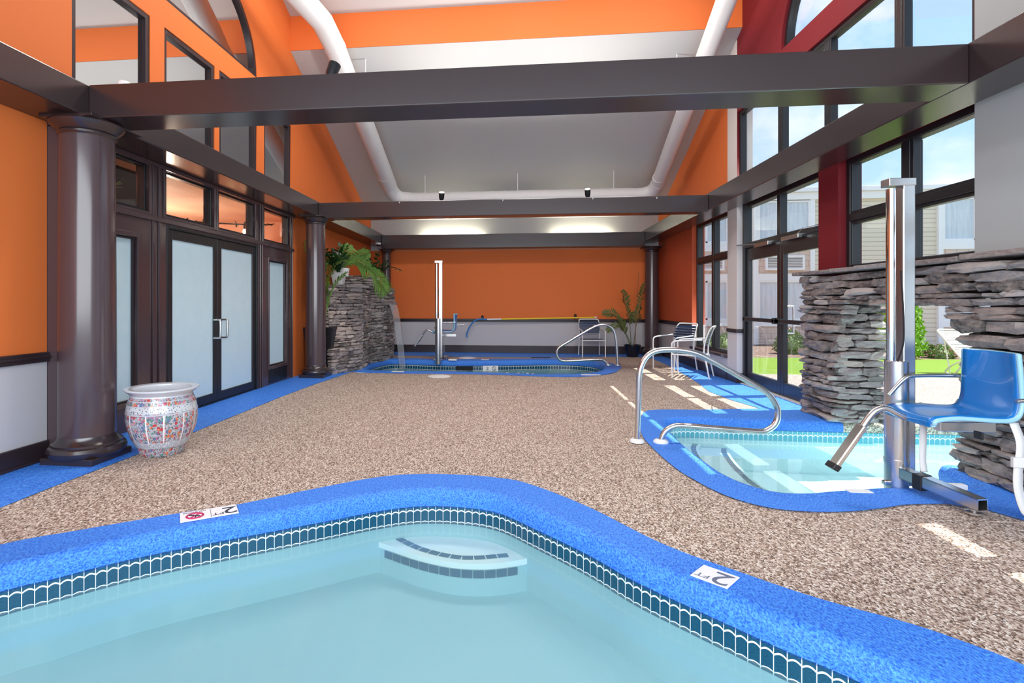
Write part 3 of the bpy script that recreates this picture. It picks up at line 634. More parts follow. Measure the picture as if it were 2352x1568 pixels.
# seat steps of the foreground pool
def step(parent, edge, back, z, m, name='step', dp=-.5):
    q = MB().prism(edge+back, max(z-.6, dp-.0), z); return q.build(name, m, parent, .012, 0, None, 4)
E1 = bez([(-.99, 3.55), (-.84, 3.475), (-.62, 3.36), (-.393, 3.29), (-.184, 3.295), (0, 3.36), (.1, 3.42)], 6)
step(P1, E1, [(.0, 3.5), (-.12, 3.58), (-.35, 3.66), (-.65, 3.65), (-.92, 3.52)], -.3, 'plaster_step', 'step', -.335)
step(P1, [(x, y+.004) for x, y in E1], [(.0, 3.5), (-.12, 3.58), (-.35, 3.66), (-.65, 3.65), (-.92, 3.52)], -.336, 'plaster', 'step_riser')
tile_row('step_tiles', bez([(-.80, 3.585), (-.64, 3.455), (-.46, 3.375), (-.29, 3.355), (-.06, 3.42)], 6), -.297, P1)
RI = resample([(x, y-.006) for x, y in E1 if -.89 < x < .02], .07, False); q = MB()
for p_, p2 in zip(RI, RI[1:]):
    a_, b_ = Vector((*p_, 0)), Vector((*p2, 0)); e_ = (b_-a_)*.05
    q.add([a_+e_+Vector((0, 0, -.385)), b_-e_+Vector((0, 0, -.385)), b_-e_+Vector((0, 0, -.337)), a_+e_+Vector((0, 0, -.337))], [(0, 1, 2, 3)])
q.build('riser_tiles', 'steptile', P1)
# arc steps of the children's pool
K1 = bez([(1.97, 6.14), (1.89, 5.95), (1.82, 5.6), (1.76, 5.0), (1.76, 4.5), (1.84, 4.05)], 6)
K2 = bez([(2.27, 6.14), (2.20, 5.95), (2.12, 5.5), (2.08, 5.0), (2.12, 4.6), (2.3, 4.15)], 6)
tile_row('step_tiles', [(x-.06, y) for x, y in K1], -.247, P2)
tile_row('step_tiles', [(x-.06, y) for x, y in K2], -.287, P2)
step(P2, K2, [(2.1, 3.98), (1.7, 4.0), (1.54, 4.8), (1.56, 5.9), (1.7, 6.18)], -.29, 'plaster_light')
step(P2, K1, [(1.8, 3.95), (1.64, 4.05), (1.53, 4.8), (1.55, 5.9), (1.7, 6.18)], -.25, 'plaster_light')
# skimmer opening and foam in the hot tub
B('skimmer', 'dark', P3, (-1.35, -.98, 11.80, 11.9, -.19, -.11))
q = MB(); rr = random.Random(3)
for cx, cy, R_ in ((-.05, 11.0, .75), (-1.6, 11.1, .45)):
    for k in range(70):
        a = rr.uniform(0, 2*PI); d = R_*math.sqrt(rr.random()); s = rr.uniform(.015, .05)*(1.3-d/R_*.6)
        x, y = cx+d*math.cos(a), cy+d*math.sin(a)*.8
        q.lathe([(s, -.204), (s*.8, -.204+s*.35), (s*.3, -.204+s*.5)], 8, (x, y, 0), False)
tag(q.build('foam', 'whiteplastic', P3, 0, 60), None, None, None, 'stuff')

# depth markers and deck fittings
def marker(label, x, y, rz, w, d, kind):
    t = thing('depth_marker', label, 'depth marker', (x, y, .013), rz)
    MB().box(-w/2, w/2, -d/2, d/2, 0, .004).build('tile', 'signwhite', t, .001)
    z = .0045
    if kind == 'nodive':
        text('number', '2', .15, 'ink', t, (w*.36, -.0, z), PI, 1.25); text('unit', 'FT', .05, 'ink', t, (w*.15, -.035, z), PI, 1.25)
        c = MB().tube([(-w*.25+.044*math.cos(a), -.012+.042*math.sin(a), z) for a in [2*PI*k/32 for k in range(32)]], .0065, 6, closed=True)
        c.tube([(-w*.25-.031, -.012-.03, z), (-w*.25+.031, -.012+.03, z)], .005, 6); c.build('prohibition_ring', 'inkred', t)
        f = MB().tube([(-w*.25+.028, -.03, z+.001), (-w*.25-.005, -.004, z+.001), (-w*.25-.026, .006, z+.001)], .0045, 6).tube([(-w*.25+.01, -.015, z+.001), (-w*.25+.0, -.035, z+.001)], .0035, 6).lathe([(.008, 0), (.006, .003)], 10, (-w*.25-.03, .014, z)); f.build('diver_symbol', 'ink', t)
        text('caption', 'NO DIVING', .02, 'ink', t, (-w*.25, .055, z), PI, 1.2)
        B('joint', 'inkgrey', t, (w*.02, w*.02+.003, -d/2, d/2, .004, .0045))
    elif kind == '2ft':
        text('number', '2', .17, 'inkgrey', t, (w*.2, .0, z), PI, 1.1); text('unit', 'FT', .05, 'inkgrey', t, (-w*.25, -.035, z), PI, 1.2)
    return t
marker('white depth marker with a no diving symbol on the blue coping at left', -1.845, 3.09, R(34), .315, .155, 'nodive')
marker('white 2 FT depth marker without symbol on the blue coping at right', .905, 2.63, R(-41), .165, .145, '2ft')
def plain_marker(label, x, y, rz, w, d):
    return tag(MB().box(-w/2, w/2, -d/2, d/2, 0, .005).build('depth_marker', 'signwhite', None, .001, 0, (x, y, .011)), label, 'depth marker')
plain_marker('small white marker on the hot tub rim below the waterfall', -2.2, 9.85, 0, .22, .12)
plain_marker('white marker on the near right rim of the hot tub', 1.27, 9.77, .1, .33, .13)
plain_marker('small white marker on the far rim of the hot tub', -.73, 12.12, 0, .17, .14)
plain_marker('small white marker on the coping left of the near pool lift', 2.28, 3.93, 0, .15, .06)
wm = thing('depth_sign', 'white wall tile reading 2 on the far waterline of the hot tub', 'depth sign', (-.6, 11.88, -.155), R(10))
MB().box(-.17, .17, -.006, .0, -.05, .06).build('tile', 'signwhite', wm)
text('number', '2', .1, 'ink', wm, (-.07, -.008, .0), 0, 1.3, R(90))
MB().tube([(.08+.04*math.cos(a), -.009, .005+.04*math.sin(a)) for a in [2*PI*k/24 for k in range(24)]], .005, 6, closed=True).tube([(.055, -.009, .03), (.105, -.009, -.02)], .004, 6).build('prohibition_ring', 'ink', wm)
def lid(label, x, y): return tag(MB().lathe([(.0, 0), (.2, 0), (.2, .006), (.17, .012), (.0, .012)], 32, (0, 0, 0), False, False).build('skimmer_lid', 'whiteplastic', None, 0, 40, (x, y, .002)), label, 'deck lid')
lid('round white deck lid in front of the hot tub', -1.36, 9.35); lid('round white deck lid behind the hot tub', -1.18, 12.57)
tag(B('floor_grate', 'dark', None, (.3, .75, 12.72, 12.82, .004, .012), bevel=.002), 'dark rectangular floor grate behind the hot tub', 'grate')

# ================================================================== stone arch across the small pool
ar = thing('stone_arch', 'dry-stacked slate arch spanning the small pool at right', 'stone arch', (0, 0, 0))
r = random.Random(11)
XA, XB = 3.37, 3.80
def arch_open(y, z):
    if z > 1.285: return False
    K = [(0, 4.57), (.28, 4.57), (.9, 4.45), (1.1, 4.57), (1.285, 4.70)]; lo = 4.57
    for (z0, y0), (z1, y1) in zip(K, K[1:]):
        if z0 <= z <= z1: lo = y0+(y1-y0)*(z-z0)/(z1-z0)
    hi = 6.14-.0*z-(0 if z < .95 else (z-.95)**2*2.6)
    return lo < y < hi
face = MB(); stones(face, (XA, 6.80, 0), (0, -1, 0), (0, 0, 1), 0, 3.1, 0.01, 1.585, r, (.028, .115), (.12, .5), .075, lambda u, v: not arch_open(6.80-u, v), .04)
face.build('facing_stones', 'stone', ar)
rev = MB(); stones(rev, (XA-.02, 6.17, 0), (1, 0, 0), (0, 0, 1), 0, .47, .012, 1.25, r, (.03, .09), (.12, .36), .06, None, .025)
rev.build('jamb_stones', 'stonewarmlit', ar)  # paler stone colour stands in for outside light on this jamb
rv2 = MB(); stones(rv2, (XB, 4.40, 0), (-1, 0, 0), (0, 0, 1), 0, .45, .012, 1.1, r, (.03, .09), (.12, .36), .06, None, .02)
rv2.build('jamb_stones', 'stone', ar)
end = MB(); stones(end, (XB, 6.83, 0), (-1, 0, 0), (0, 0, 1), 0, .42, 0, 1.58, r, (.04, .09), (.12, .3), .06, None, .0); end.build('end_stones', 'stone', ar)
core = MB().box(XA+.05, XB, 6.25, 6.78, 0.02, 1.58).box(XA+.05, XB, 3.7, 4.36, 0.02, 1.58).box(XA+.05, XB, 4.4, 6.3, 1.315, 1.58); core.build('core', 'mortar', ar)
cap = MB()
y = 6.92
while y > 3.65:
    w = r.uniform(.4, .8); cap.obox((3.53+r.uniform(-.02, .02), y-w/2, 1.612+r.uniform(-.004, .004)), (.285, 0, r.uniform(-.006, .006)), (0, w/2*.985, r.uniform(-.004, .004)), (0, 0, .02)); y -= w
cap.build('cap_slabs', 'stone', ar, .008)

# ================================================================== waterfall rockwork
wf = thing('stone_waterfall', 'stacked stone waterfall wall behind the left columns', 'waterfall')
r = random.Random(5)
PTS = [(-3.80, 9.62), (-3.50, 9.72), (-3.06, 10.32), (-3.14, 11.2), (-2.98, 11.7), (-2.88, 12.25), (-3.2, 12.62)]
TOPZ = 1.57
for (a, b), mm in zip(zip(PTS, PTS[1:]), ['stonewarmlit', 'stonewarmlit', 'stonewarmlit', 'stone', 'stone', 'stone']):
    a_, b_ = Vector((*a, 0)), Vector((*b, 0)); q = MB(); stones(q, a_, b_-a_, (0, 0, 1), 0, (b_-a_).length+.03, 0, TOPZ, r, (.03, .085), (.1, .36), .06, None, .03); q.build('facing_stones', mm, wf)
MB().prism([(-3.8, 9.7), (-3.53, 9.78), (-3.12, 10.36), (-3.2, 11.2), (-3.04, 11.75), (-2.95, 12.25), (-3.22, 12.56), (-3.8, 12.56)], 0, TOPZ).build('core', 'mortar', wf)
q = MB()   # low step at the foot of the front face
stones(q, (-3.33, 9.38, 0), (.30, .72, 0), (0, 0, 1), .0, .85, 0, .46, r, (.04, .09), (.12, .34), .06, None, .03); q.prism([(-3.32, 9.46), (-3.28, 9.46), (-3.03, 10.1), (-3.1, 10.3), (-3.3, 9.9)], 0, .44); q.build('step_stones', 'stonewarmlit', wf)
q = MB()
for (x, y, dx, dy, a) in ((-3.55, 9.85, .36, .2, .55), (-3.2, 10.3, .25, .3, .9), (-3.12, 10.9, .2, .36, .1), (-3.1, 11.5, .2, .32, -.1), (-3.0, 12.05, .2, .28, -.15), (-3.3, 12.4, .25, .22, .0)):
    c, s_ = math.cos(a), math.sin(a); q.obox((x-.08, y+.03, TOPZ+.02), (dx*c, dx*s_, 0), (-dy*s_, dy*c, 0), (0, 0, .022))
q.build('cap_slabs', 'stone', wf, .008)
q = MB(); c, s_ = math.cos(.97), math.sin(.97); q.obox((-3.36, 9.98, 1.235), (.22*c, .22*s_, 0), (-.13*s_, .13*c, 0), (0, 0, .026)); q.build('ledge_slab', 'stone', wf, .006)
q = MB(); stones(q, (-3.55, 10.55, TOPZ+.04), (.6, .3, 0), (0, 0, 1), 0, .75, 0, .22, r, (.03, .07), (.1, .3), .08, None, .02); q.box(-3.6, -3.0, 10.9, 11.6, TOPZ+.03, TOPZ+.2); q.build('upper_tier_stones', 'stonewarmlit', wf)
# spillway lip and falling sheet
du = Vector((.94, -.34, 0)); lw = Vector((.34, .94, 0)); pc = Vector((-2.93, 11.9, 1.26))
q = MB().obox(pc+du*.0, du*.16, lw*.21, Vector((0, 0, .03))).obox(pc+du*.0+Vector((0, 0, .06)), du*.12, lw*.2, Vector((0, 0, .022))); q.build('spillway_lip', 'stone', wf, .008)
q = MB(); nn = 24; vs = []; fs = []
for i in range(nn+1):
    t = i/nn; z = 1.275-1.475*t; d = .13+.30*math.sqrt(t); hw = .155-.05*t
    for k in range(9):
        s_ = (k/8*2-1); vs.append(pc+du*(d+.012*math.sin(k*2.1+t*4))+lw*(hw*s_)+Vector((0, 0, z-1.26)))
for i in range(nn):
    for k in range(8): a = i*9+k; fs.append((a, a+1, a+10, a+9))
q.add(vs, fs); o = q.build('water_sheet', 'fall', wf, 0, 90)
sm = o.modifiers.new('thickness', 'SOLIDIFY'); sm.thickness = .012

# ================================================================== porcelain pot
pt = thing('porcelain_pot', 'painted porcelain fishbowl pot with a grey rim beside the large column', 'pot', (-3.03, 4.36, 0), R(20))
prof = [(.0, 0), (.165, 0), (.175, .012), (.18, .04), (.195, .07), (.232, .14), (.262, .22), (.277, .30), (.276, .37), (.262, .44), (.24, .495)]
MB().lathe(prof, 64, (0, 0, 0), False, False).build('body', 'porcelain', pt, 0, 60)
MB().lathe([(.24, .49), (.232, .505), (.262, .53), (.288, .55), (.287, .56), (.275, .563), (.228, .556), (.222, .545), (.235, .5), (.255, .42), (.26, .3), (.22, .14), (.16, .03), (.0, .025)], 64, (0, 0, 0), False, False).build('rim', 'porcelain_plain', pt, 0, 50)

# ================================================================== handrails
def handrail(label, y, pts, r, flange):
    t = thing('handrail', label, 'handrail', (pts[0][0], y, 0))
    P = bez([(x-pts[0][0], 0, z) for x, z in pts], 6)
    MB().tube(P, r, 16).build('tube', 'steel', t, 0, 60)
    for x in (pts[0][0], pts[-1][0]): MB().lathe([(r*2.5, .0), (r*2.5, .012), (r*2.1, .026), (r*1.15, .034), (r*1.05, .03)], 24, (x-pts[0][0], 0, .008), True, False).build('flange', flange, t, 0, 40)
handrail('curved steel handrail at the edge of the small pool', 5.12, [(1.08, .0), (1.091, .306), (1.099, .60), (1.126, .72), (1.172, .795), (1.242, .838), (1.337, .853), (1.471, .85), (1.603, .822), (1.754, .747), (1.978, .617), (2.19, .49), (2.268, .40), (2.297, .312), (2.282, .215), (2.218, .15), (2.126, .13), (1.791, .148), (1.49, .166), (1.394, .154), (1.326, .105), (1.295, .03), (1.291, 0)], .0265, 'whiteplastic')
handrail('curved steel handrail at the right end of the hot tub', 11.35, [(2.015, 0), (1.989, .439), (1.946, .686), (1.851, .801), (1.721, .832), (1.547, .79), (1.241, .611), (.978, .448), (.837, .358), (.793, .268), (.81, .16), (.89, .095), (1.066, .088), (1.634, .12), (1.747, .091), (1.81, .03), (1.825, 0)], .0265, 'steel')

# ================================================================== pool lifts
def pool_lift(label, loc, dy, zoff=0.0, straps=True):
    t = thing('pool_lift', label, 'pool lift', loc); d = dy
    z0 = zoff
    MB().lathe([(.070, z0-.12), (.070, z0+.17), (.074, z0+.17), (.074, z0+.2), (.070, z0+.2), (.070, z0+.876), (.064, z0+.88)], 32).build('post', 'steel', t, 0, 40)
    q = MB().lathe([(.029, z0+.86), (.029, z0+2.07)], 20, (-.035, 0, 0)); q.build('lift_ram', 'chrome', t, 0, 40)
    q = MB()
    q.box(.018, .095, -.042, .042, z0+.02, z0+2.135); q.build('mast', 'steel', t, .006)
    MB().box(-.075, .099, -.046, .046, z0+2.085, z0+2.139).build('mast_cap', 'steel', t, .004)
    MB().tube(bez([(.0, d*.045, z0+1.5), (.012, d*.05, z0+1.2), (.004, d*.06, z0+1.0), (-.03, d*.05, z0+.87)], 6), .006, 6).build('hose', 'blackplastic', t)
    # base arm on the deck
    a, b = Vector((0, d*.02, .12)), Vector((.125, d*.545, .078)); ax = (b-a).normalized(); sd_ = Vector((ax.y, -ax.x, 0)).normalized()
    q = MB(); c = (a+b)/2; L_ = (b-a).length/2
    w = .036; th = .006; up = Vector((0, 0, 1))
    for s_ in (-1, 1): q.obox(c+sd_*s_*(w-th/2), ax*L_, sd_*th/2, up*w); q.obox(c+up*s_*(w-th/2), ax*L_, sd_*w, up*th/2)
    q.build('base_arm', 'steel', t)
    MB().lathe([(.045, .012), (.045, .024), (.02, .03), (.02, .05)], 16, (b.x-ax.x*.05, b.y-ax.y*.05, 0)).build('levelling_foot', 'steel', t, 0, 40)
    MB().box(-.10, .09, d*.02-.02, d*.02+.02, .02, .05).build('cross_foot', 'steel', t, .006); MB().box(.22, .40, d*.05-.025, d*.05+.025, .014, .05).build('cross_foot', 'whiteplastic', t, .006)
    MB().obox(c*.62+a*.38-Vector((0, 0, .01)), ax*.03, sd_*.045, up*.05).build('clamp', 'blackplastic', t, .004)
    MB().lathe([(.011, 0), (.011, .02)], 12, (c.x*.3+.0, c.y*.3-d*-.03, .12)).build('bolt', 'black', t)
    MB().tube([(.12, d*.06, z0+.12), (.115, d*.06, z0+.60)], .009, 8).build('strut', 'steel', t)
    # carriage and seat, sitter faces -x
    sx, sy = .10, d*.33
    q = MB().box(.02, .075, min(d*.04, d*.3), max(d*.04, d*.3), z0+.48, z0+.535); q.obox((sx+.10, sy-d*.02, z0+.495), (.16, 0, 0), (0, .03, 0), (0, 0, .03)); q.build('seat_bracket', 'steel', t, .003)
    MB().box(sx+.0, sx+.012, d*.54-.03, d*.54+.03, z0+.47, z0+.515).build('bracket_end', 'blackplastic', t, .003)
    # bucket shell: profile (x, z) swept across width
    prof = [(-.235, .535), (-.235, .56), (-.15, .567), (-.02, .562), (.10, .556), (.17, .56), (.215, .585), (.245, .65), (.26, .75), (.272, .86), (.28, .95), (.283, .965)]
    P = bez(prof, 5); half = .215; nw = 12; vs = []; fs = []
    for i, (x, z) in enumerate(P):
        f = i/(len(P)-1); back = max(0, (z-.57)/.43)
        hw = half*(1-.10*back)-(.02 if i < 3 else 0)
        for k in range(nw+1):
            s_ = k/nw*2-1; cup = abs(s_)**2.5
            vs.append((sx+x-cup*.055*back-(cup*.02 if i < 4 else 0)*0, sy+s_*hw, z0+z+cup*.025*(1-back)*min(1, i/12)))
    for i in range(len(P)-1):
        for k in range(nw): a_ = i*(nw+1)+k; fs.append((a_, a_+1, a_+nw+2, a_+nw+1))
    o = MB().add(vs, fs).build('seat_shell', 'liftblue', t, 0, 50); sm = o.modifiers.new('thickness', 'SOLIDIFY'); sm.thickness = .02; sm.offset = -1 if True else 0; 
    # pale moulded rim
    rimL = [Vector(vs[i*(nw+1)]) for i in range(len(P))]; rimR = [Vector(vs[i*(nw+1)+nw]) for i in range(len(P))]
    q = MB().tube([p+Vector((0, -.004, 0)) for p in rimL]+[Vector(v) for v in vs[-(nw+1):]]+[p+Vector((0, .004, 0)) for p in rimR[::-1]], .014, 8); q.build('seat_rim', 'liftedge', t, 0, 60)
    for s_ in (-d,):
        MB().tube(bez([(sx+.27, sy+s_*.24, z0+.79), (sx-.02, sy+s_*.245, z0+.785), (sx-.10, sy+s_*.245, z0+.765), (sx-.2, sy+s_*.245, z0+.655)], 6), .013, 10).build('armrest', 'steel', t, 0, 60)
    MB().tube(bez([(sx+.2, sy+d*.22, z0+.70), (sx+.3, sy+d*.235, z0+.715), (sx+.42, sy+d*.235, z0+.72)], 6), .013, 10).build('armrest', 'steel', t, 0, 60)
    MB().tube(bez([(sx-.1, sy, z0+.53), (sx-.26, sy, z0+.55), (sx-.36, sy, z0+.60), (sx-.41, sy, z0+.60), (sx-.47, sy, z0+.55), (sx-.60, sy, z0+.34)], 6), .02, 10).build('footrest_bar', 'steel', t, 0, 60)
    MB().obox((sx-.60, sy, z0+.36), (.085, 0, .13), (0, .042, 0), (.012, 0, -.008)).build('footrest', 'steel', t, .006)
    MB().obox((sx-.69, sy, z0+.225), (.012, 0, .016), (0, .047, 0), (.018, 0, -.012)).build('footrest_end', 'blackplastic', t, .004)
    if straps:
        def ribbon(name, pts, w, nrm): 
            q = MB(); nrm = Vector(nrm); vs = []
            for p in bez(pts, 6): vs += [Vector(p)-nrm*w/2, Vector(p)+nrm*w/2]
            q.add(vs, [(2*i, 2*i+1, 2*i+3, 2*i+2) for i in range(len(vs)//2-1)]); o = q.build(name, 'strap', t, 0, 80); sm = o.modifiers.new('thickness', 'SOLIDIFY'); sm.thickness = .004
        ribbon('strap', [(.05, d*.17, z0+.53), (.055, d*.17, z0+.4), (.05, d*.17, z0+.25), (.06, d*.17, z0+.16)], .042, (1, 0, 0))
        ribbon('strap', [(sx+.2, sy+d*.2, z0+.57), (sx+.215, sy+d*.23, z0+.45), (sx+.2, sy+d*.23, z0+.3), (sx+.195, sy+d*.24, z0+.18), (sx+.23, sy+d*.25, z0+.05), (sx+.3, sy+d*.26, .02)], .05, (1, 0, 0))
        MB().box(sx+.165, sx+.23, sy+d*.235-.012, sy+d*.235+.012, z0+.315, z0+.375).build('buckle', 'strap', t, .004)
    return t
pool_lift('stainless pool lift with a blue bucket seat beside the small pool at right', (2.615, 4.09, 0), -1)
pool_lift('distant steel pool lift with its blue seat at the far edge of the hot tub', (-1.735, 11.78, 0), 1, .06, False)

# ================================================================== strap chairs
def strap_chair(label, loc, rz, group='white framed strap chairs'):
    """faces local -y"""
    t = thing('patio_chair', label, 'chair', loc, rz, group); R_ = .013; W2 = .265
    for s_ in (-1, 1):
        MB().tube(bez([(s_*W2, -.28, 0), (s_*W2, -.285, .30), (s_*W2, -.285, .55), (s_*W2, -.265, .60), (s_*W2, -.2, .625), (s_*W2, .05, .645), (s_*W2*.95, .2, .655)], 4), R_, 8).build('front_leg', 'whitemetal', t, 0, 60)
        MB().tube(bez([(s_*W2*.95, .31, 0), (s_*W2*.93, .26, .25), (s_*W2*.92, .22, .42)], 4), R_, 8).build('rear_leg', 'whitemetal', t, 0, 60)
    MB().tube(bez([(-W2*.92, .22, .40), (-W2*.92, .235, .6), (-W2*.9, .30, .80), (-W2*.86, .335, .86), (-W2*.7, .345, .875), (0, .35, .878), (W2*.7, .345, .875), (W2*.86, .335, .86), (W2*.9, .30, .80), (W2*.92, .235, .6), (W2*.92, .22, .40)], 4), R_, 8).build('back_frame', 'whitemetal', t, 0, 60)
    MB().tube([(-W2, -.27, .395), (W2, -.27, .395), (W2*.92, .22, .38), (-W2*.92, .22, .38)], R_, 8, closed=True).build('seat_frame', 'whitemetal', t)
    for k in range(6):
        y = -.235+.08*k; MB().obox((0, y, .408), (W2*.98, 0, 0), (0, .026, 0), (0, 0, .003)).build('seat_strap', 'navy', t, .002)
    for k in range(6):
        f = k/5; z = .57+.245*f; y = .232+.075*f*f+.0; MB().obox((0, y-.008, z), (W2*.93, 0, 0), (0, .003, .001), (0, .006*(1+f), .019)).build('back_strap', 'navy', t, .002)
    return t
strap_chair('navy strap chair with white frame against the back wall by the palm', (1.74, 13.25, 0), R(4))
strap_chair('navy strap chair with white frame seen from the front near the far window', (2.98, 10.80, 0), R(-60))
strap_chair('navy strap chair with white frame seen edge-on nearest the glass door', (3.0, 9.82, 0), R(-116))

# ================================================================== plants
def frond(pts, n, length, width, r, droop=.3, start=.12, taper=True, fold=.25, roll=0.0):
    P = bez(pts, 8); q = MB(); P = [Vector(p) for p in P]
    q.tube(P, [.008*(1-.8*i/(len(P)-1))+.001 for i in range(len(P))], 6)
    Ls = [0]
    for a, b in zip(P, P[1:]): Ls.append(Ls[-1]+(b-a).length)
    for k in range(n):
        f = start+(1-start)*k/(n-1); s = f*Ls[-1]; j = 0
        while j < len(Ls)-2 and Ls[j+1] < s: j += 1
        c = P[j].lerp(P[j+1], (s-Ls[j])/(Ls[j+1]-Ls[j]+1e-9)); t = (P[j+1]-P[j]).normalized()
        side = t.cross(Vector((0, 0, 1))); side = side.normalized() if side.length > .05 else Vector((1, 0, 0)); nrm = side.cross(t).normalized(); side, nrm = side*math.cos(roll)+nrm*math.sin(roll), nrm*math.cos(roll)-side*math.sin(roll)
        env = math.sin(PI*min(1, .18+.82*(1-abs(2*((f-start)/(1-start))-.85)/1.15)))*.55+.45 if taper else 1
        env *= (1.02-.55*max(0, (f-.75)/.25))
        for sg in (-1, 1):
            l = length*env*r.uniform(.85, 1.08); d = (side*sg*.85+t*r.uniform(.45, .75)+nrm*fold*r.uniform(.4, 1.2)).normalized(); w = width*r.uniform(.8, 1.15)
            a = c; b = c+d*l*.5; e = c+d*l+Vector((0, 0, -1))*droop*l*r.uniform(.6, 1.3); wv = t*w*.5
            q.add([a-wv*.3, a+wv*.3, b+wv, b-wv, e], [(0, 1, 2, 3), (3, 2, 4)])
    return q
def zz_stem(pts, n, r, size=.07):
    P = [Vector(p) for p in bez(pts, 6)]; q = MB().tube(P, [.009*(1-.6*i/(len(P)-1)) for i in range(len(P))], 6)
    for k in range(n):
        f = .25+.75*k/(n-1); j = min(int(f*(len(P)-1)), len(P)-2); c = P[j]; t = (P[j+1]-P[j]).normalized()
        side = t.cross(Vector((r.uniform(-.4, .4), r.uniform(-.4, .4), 1))).normalized()
        for sg in ((-1, 1) if k < n-1 else (0,)):
            d = (side*sg+t*.8+Vector((r.uniform(-.2, .2), r.uniform(-.2, .2), r.uniform(-.1, .2)))).normalized(); l = size*r.uniform(.9, 1.35)
            w = d.cross(Vector((r.uniform(-.5, .5), r.uniform(-.5, .5), 1))).normalized()*l*.27
            q.add([c, c+d*l*.35+w, c+d*l*.7+w*.9, c+d*l, c+d*l*.7-w*.9, c+d*l*.35-w], [(0, 1, 2, 3), (0, 3, 4, 5)])
    return q
r = random.Random(21)
# back-corner palm
pl = thing('potted_palm', 'slender palm in a shiny navy pot in the back right corner', 'potted plant', (2.69, 13.25, .006))
MB().lathe([(.125, 0), (.135, .02), (.165, .2), (.178, .245), (.19, .25), (.19, .285), (.175, .285), (.168, .24), (0, .23)], 32, (0, 0, 0), True, False).build('pot', 'pot_navy', pl, 0, 40)
MB().lathe([(.166, .235), (.0, .25)], 24, (0, 0, 0), False, False).build('soil', 'soil', pl)
for pts, n, l in (([(-.03, 0, .24), (-.06, -.02, .7), (-.16, -.04, 1.2), (-.24, -.05, 1.55)], 26, .26), ([(.03, .0, .24), (.08, 0, .7), (.2, 0, 1.3), (.3, .02, 1.72)], 24, .24), ([(-.05, -.03, .24), (-.2, -.08, .6), (-.42, -.12, .98), (-.70, -.16, 1.02)], 24, .24), ([(-.03, -.05, .24), (-.15, -.15, .5), (-.35, -.2, .75), (-.62, -.25, .62)], 22, .2)):
    frond(pts, int(n*1.2), l, .04, r, .22, .38, True, .5, .9).build('frond', 'leafold', pl)
MB().tube([(.06, .02, .24), (.09, .02, .9), (.13, .02, 1.6), (.15, .02, 2.0)], .008, 6).build('stake', 'reed', pl)
# tall palm in the black planter behind the column
pb = thing('potted_palm', 'palm in a tall black planter wedged behind the brown column', 'potted plant', (-3.56, 9.50, .006))
def taper_box(mb, w0, w1, z0, z1, e=.3): mb.add([(-w0, -w0*e, z0), (w0, -w0*e, z0), (w0, w0*e, z0), (-w0, w0*e, z0), (-w1, -w1*e, z1), (w1, -w1*e, z1), (w1, w1*e, z1), (-w1, w1*e, z1)], [(0, 3, 2, 1), (4, 5, 6, 7), (0, 1, 5, 4), (1, 2, 6, 5), (2, 3, 7, 6), (3, 0, 4, 7)]); return mb
taper_box(taper_box(MB(), .165, .285, 0, .80), .295, .295, .79, .83).build('planter', 'blackplastic', pb, .006)
for pts, n, l in (([(-.05, 0, .8), (-.12, 0, 1.4), (-.22, -.02, 2.0), (-.26, -.08, 2.35)], 24, .3), ([(.08, .0, .8), (.14, .0, 1.2), (.26, .02, 1.55), (.46, .05, 1.8)], 20, .34), ([(.0, .02, .8), (.05, .1, 1.5), (.2, .25, 1.95), (.4, .3, 2.05)], 20, .3)):
    frond(pts, int(n*1.2), l, .045, r, .3, .3).build('frond', 'leaf', pb)
# plants on top of the waterfall
pw = thing('potted_plant', 'dark glossy leafed plant in a white pot on top of the waterfall', 'potted plant', (-3.38, 10.0, 1.615))
taper_box(MB(), .085, .125, 0, .235, .9).build('pot', 'pot_white', pw, .01)
for k in range(13):
    a = r.uniform(0, 2*PI); s = r.uniform(.12, .42); h = r.uniform(.25, .58)
    zz_stem([(0, 0, .2), (.3*s*math.cos(a), .3*s*math.sin(a), .2+.5*h), (s*math.cos(a), s*math.sin(a), .2+h)], 9, r, .085).build('stem', 'leafdark', pw)
px_ = thing('potted_plant', 'dark bushy plant at the back right of the waterfall top', 'potted plant', (-3.1, 11.6, 1.62))
MB().lathe([(.08, 0), (.11, .2), (.1, .2), (0, .18)], 20).build('pot', 'pot_white', px_, 0, 40)
for k in range(16):
    a = r.uniform(0, 2*PI); s = r.uniform(.2, .5); h = r.uniform(.2, .56)
    zz_stem([(0, 0, .16), (.35*s*math.cos(a), .35*s*math.sin(a), .16+.6*h), (s*math.cos(a), s*math.sin(a), .16+h)], 8, r, .09).build('stem', 'leafdark', px_)
zz_stem([(0, 0, .16), (.2, -.15, .36), (.42, -.3, .42), (.62, -.42, .36)], 8, r, .1).build('stem', 'leafdark', px_)
pf = thing('potted_palm', 'bright green palm with a long frond drooping over the waterfall', 'potted plant', (-3.42, 10.42, 1.80))
MB().lathe([(.09, 0), (.12, .16), (.11, .16), (0, .14)], 20).build('pot', 'pot_white', pf, 0, 40)
for pts, n, l in (([(.0, 0, .12), (.12, -.02, .27), (.34, .0, .27), (.62, .05, .07), (.84, .1, -.30)], 36, .34), ([(0, 0, .12), (-.05, -.1, .3), (-.18, -.25, .36), (-.38, -.4, .2)], 22, .28), ([(0, 0, .12), (.02, -.02, .3), (.06, -.05, .48), (.12, -.06, .6)], 16, .26), ([(0, 0, .12), (.06, .1, .3), (.2, .25, .45), (.4, .4, .5)], 20, .26)):
    frond(pts, int(n*1.3), l, .042, r, .45, .15, True, .15, .95).build('frond', 'leaf', pf)

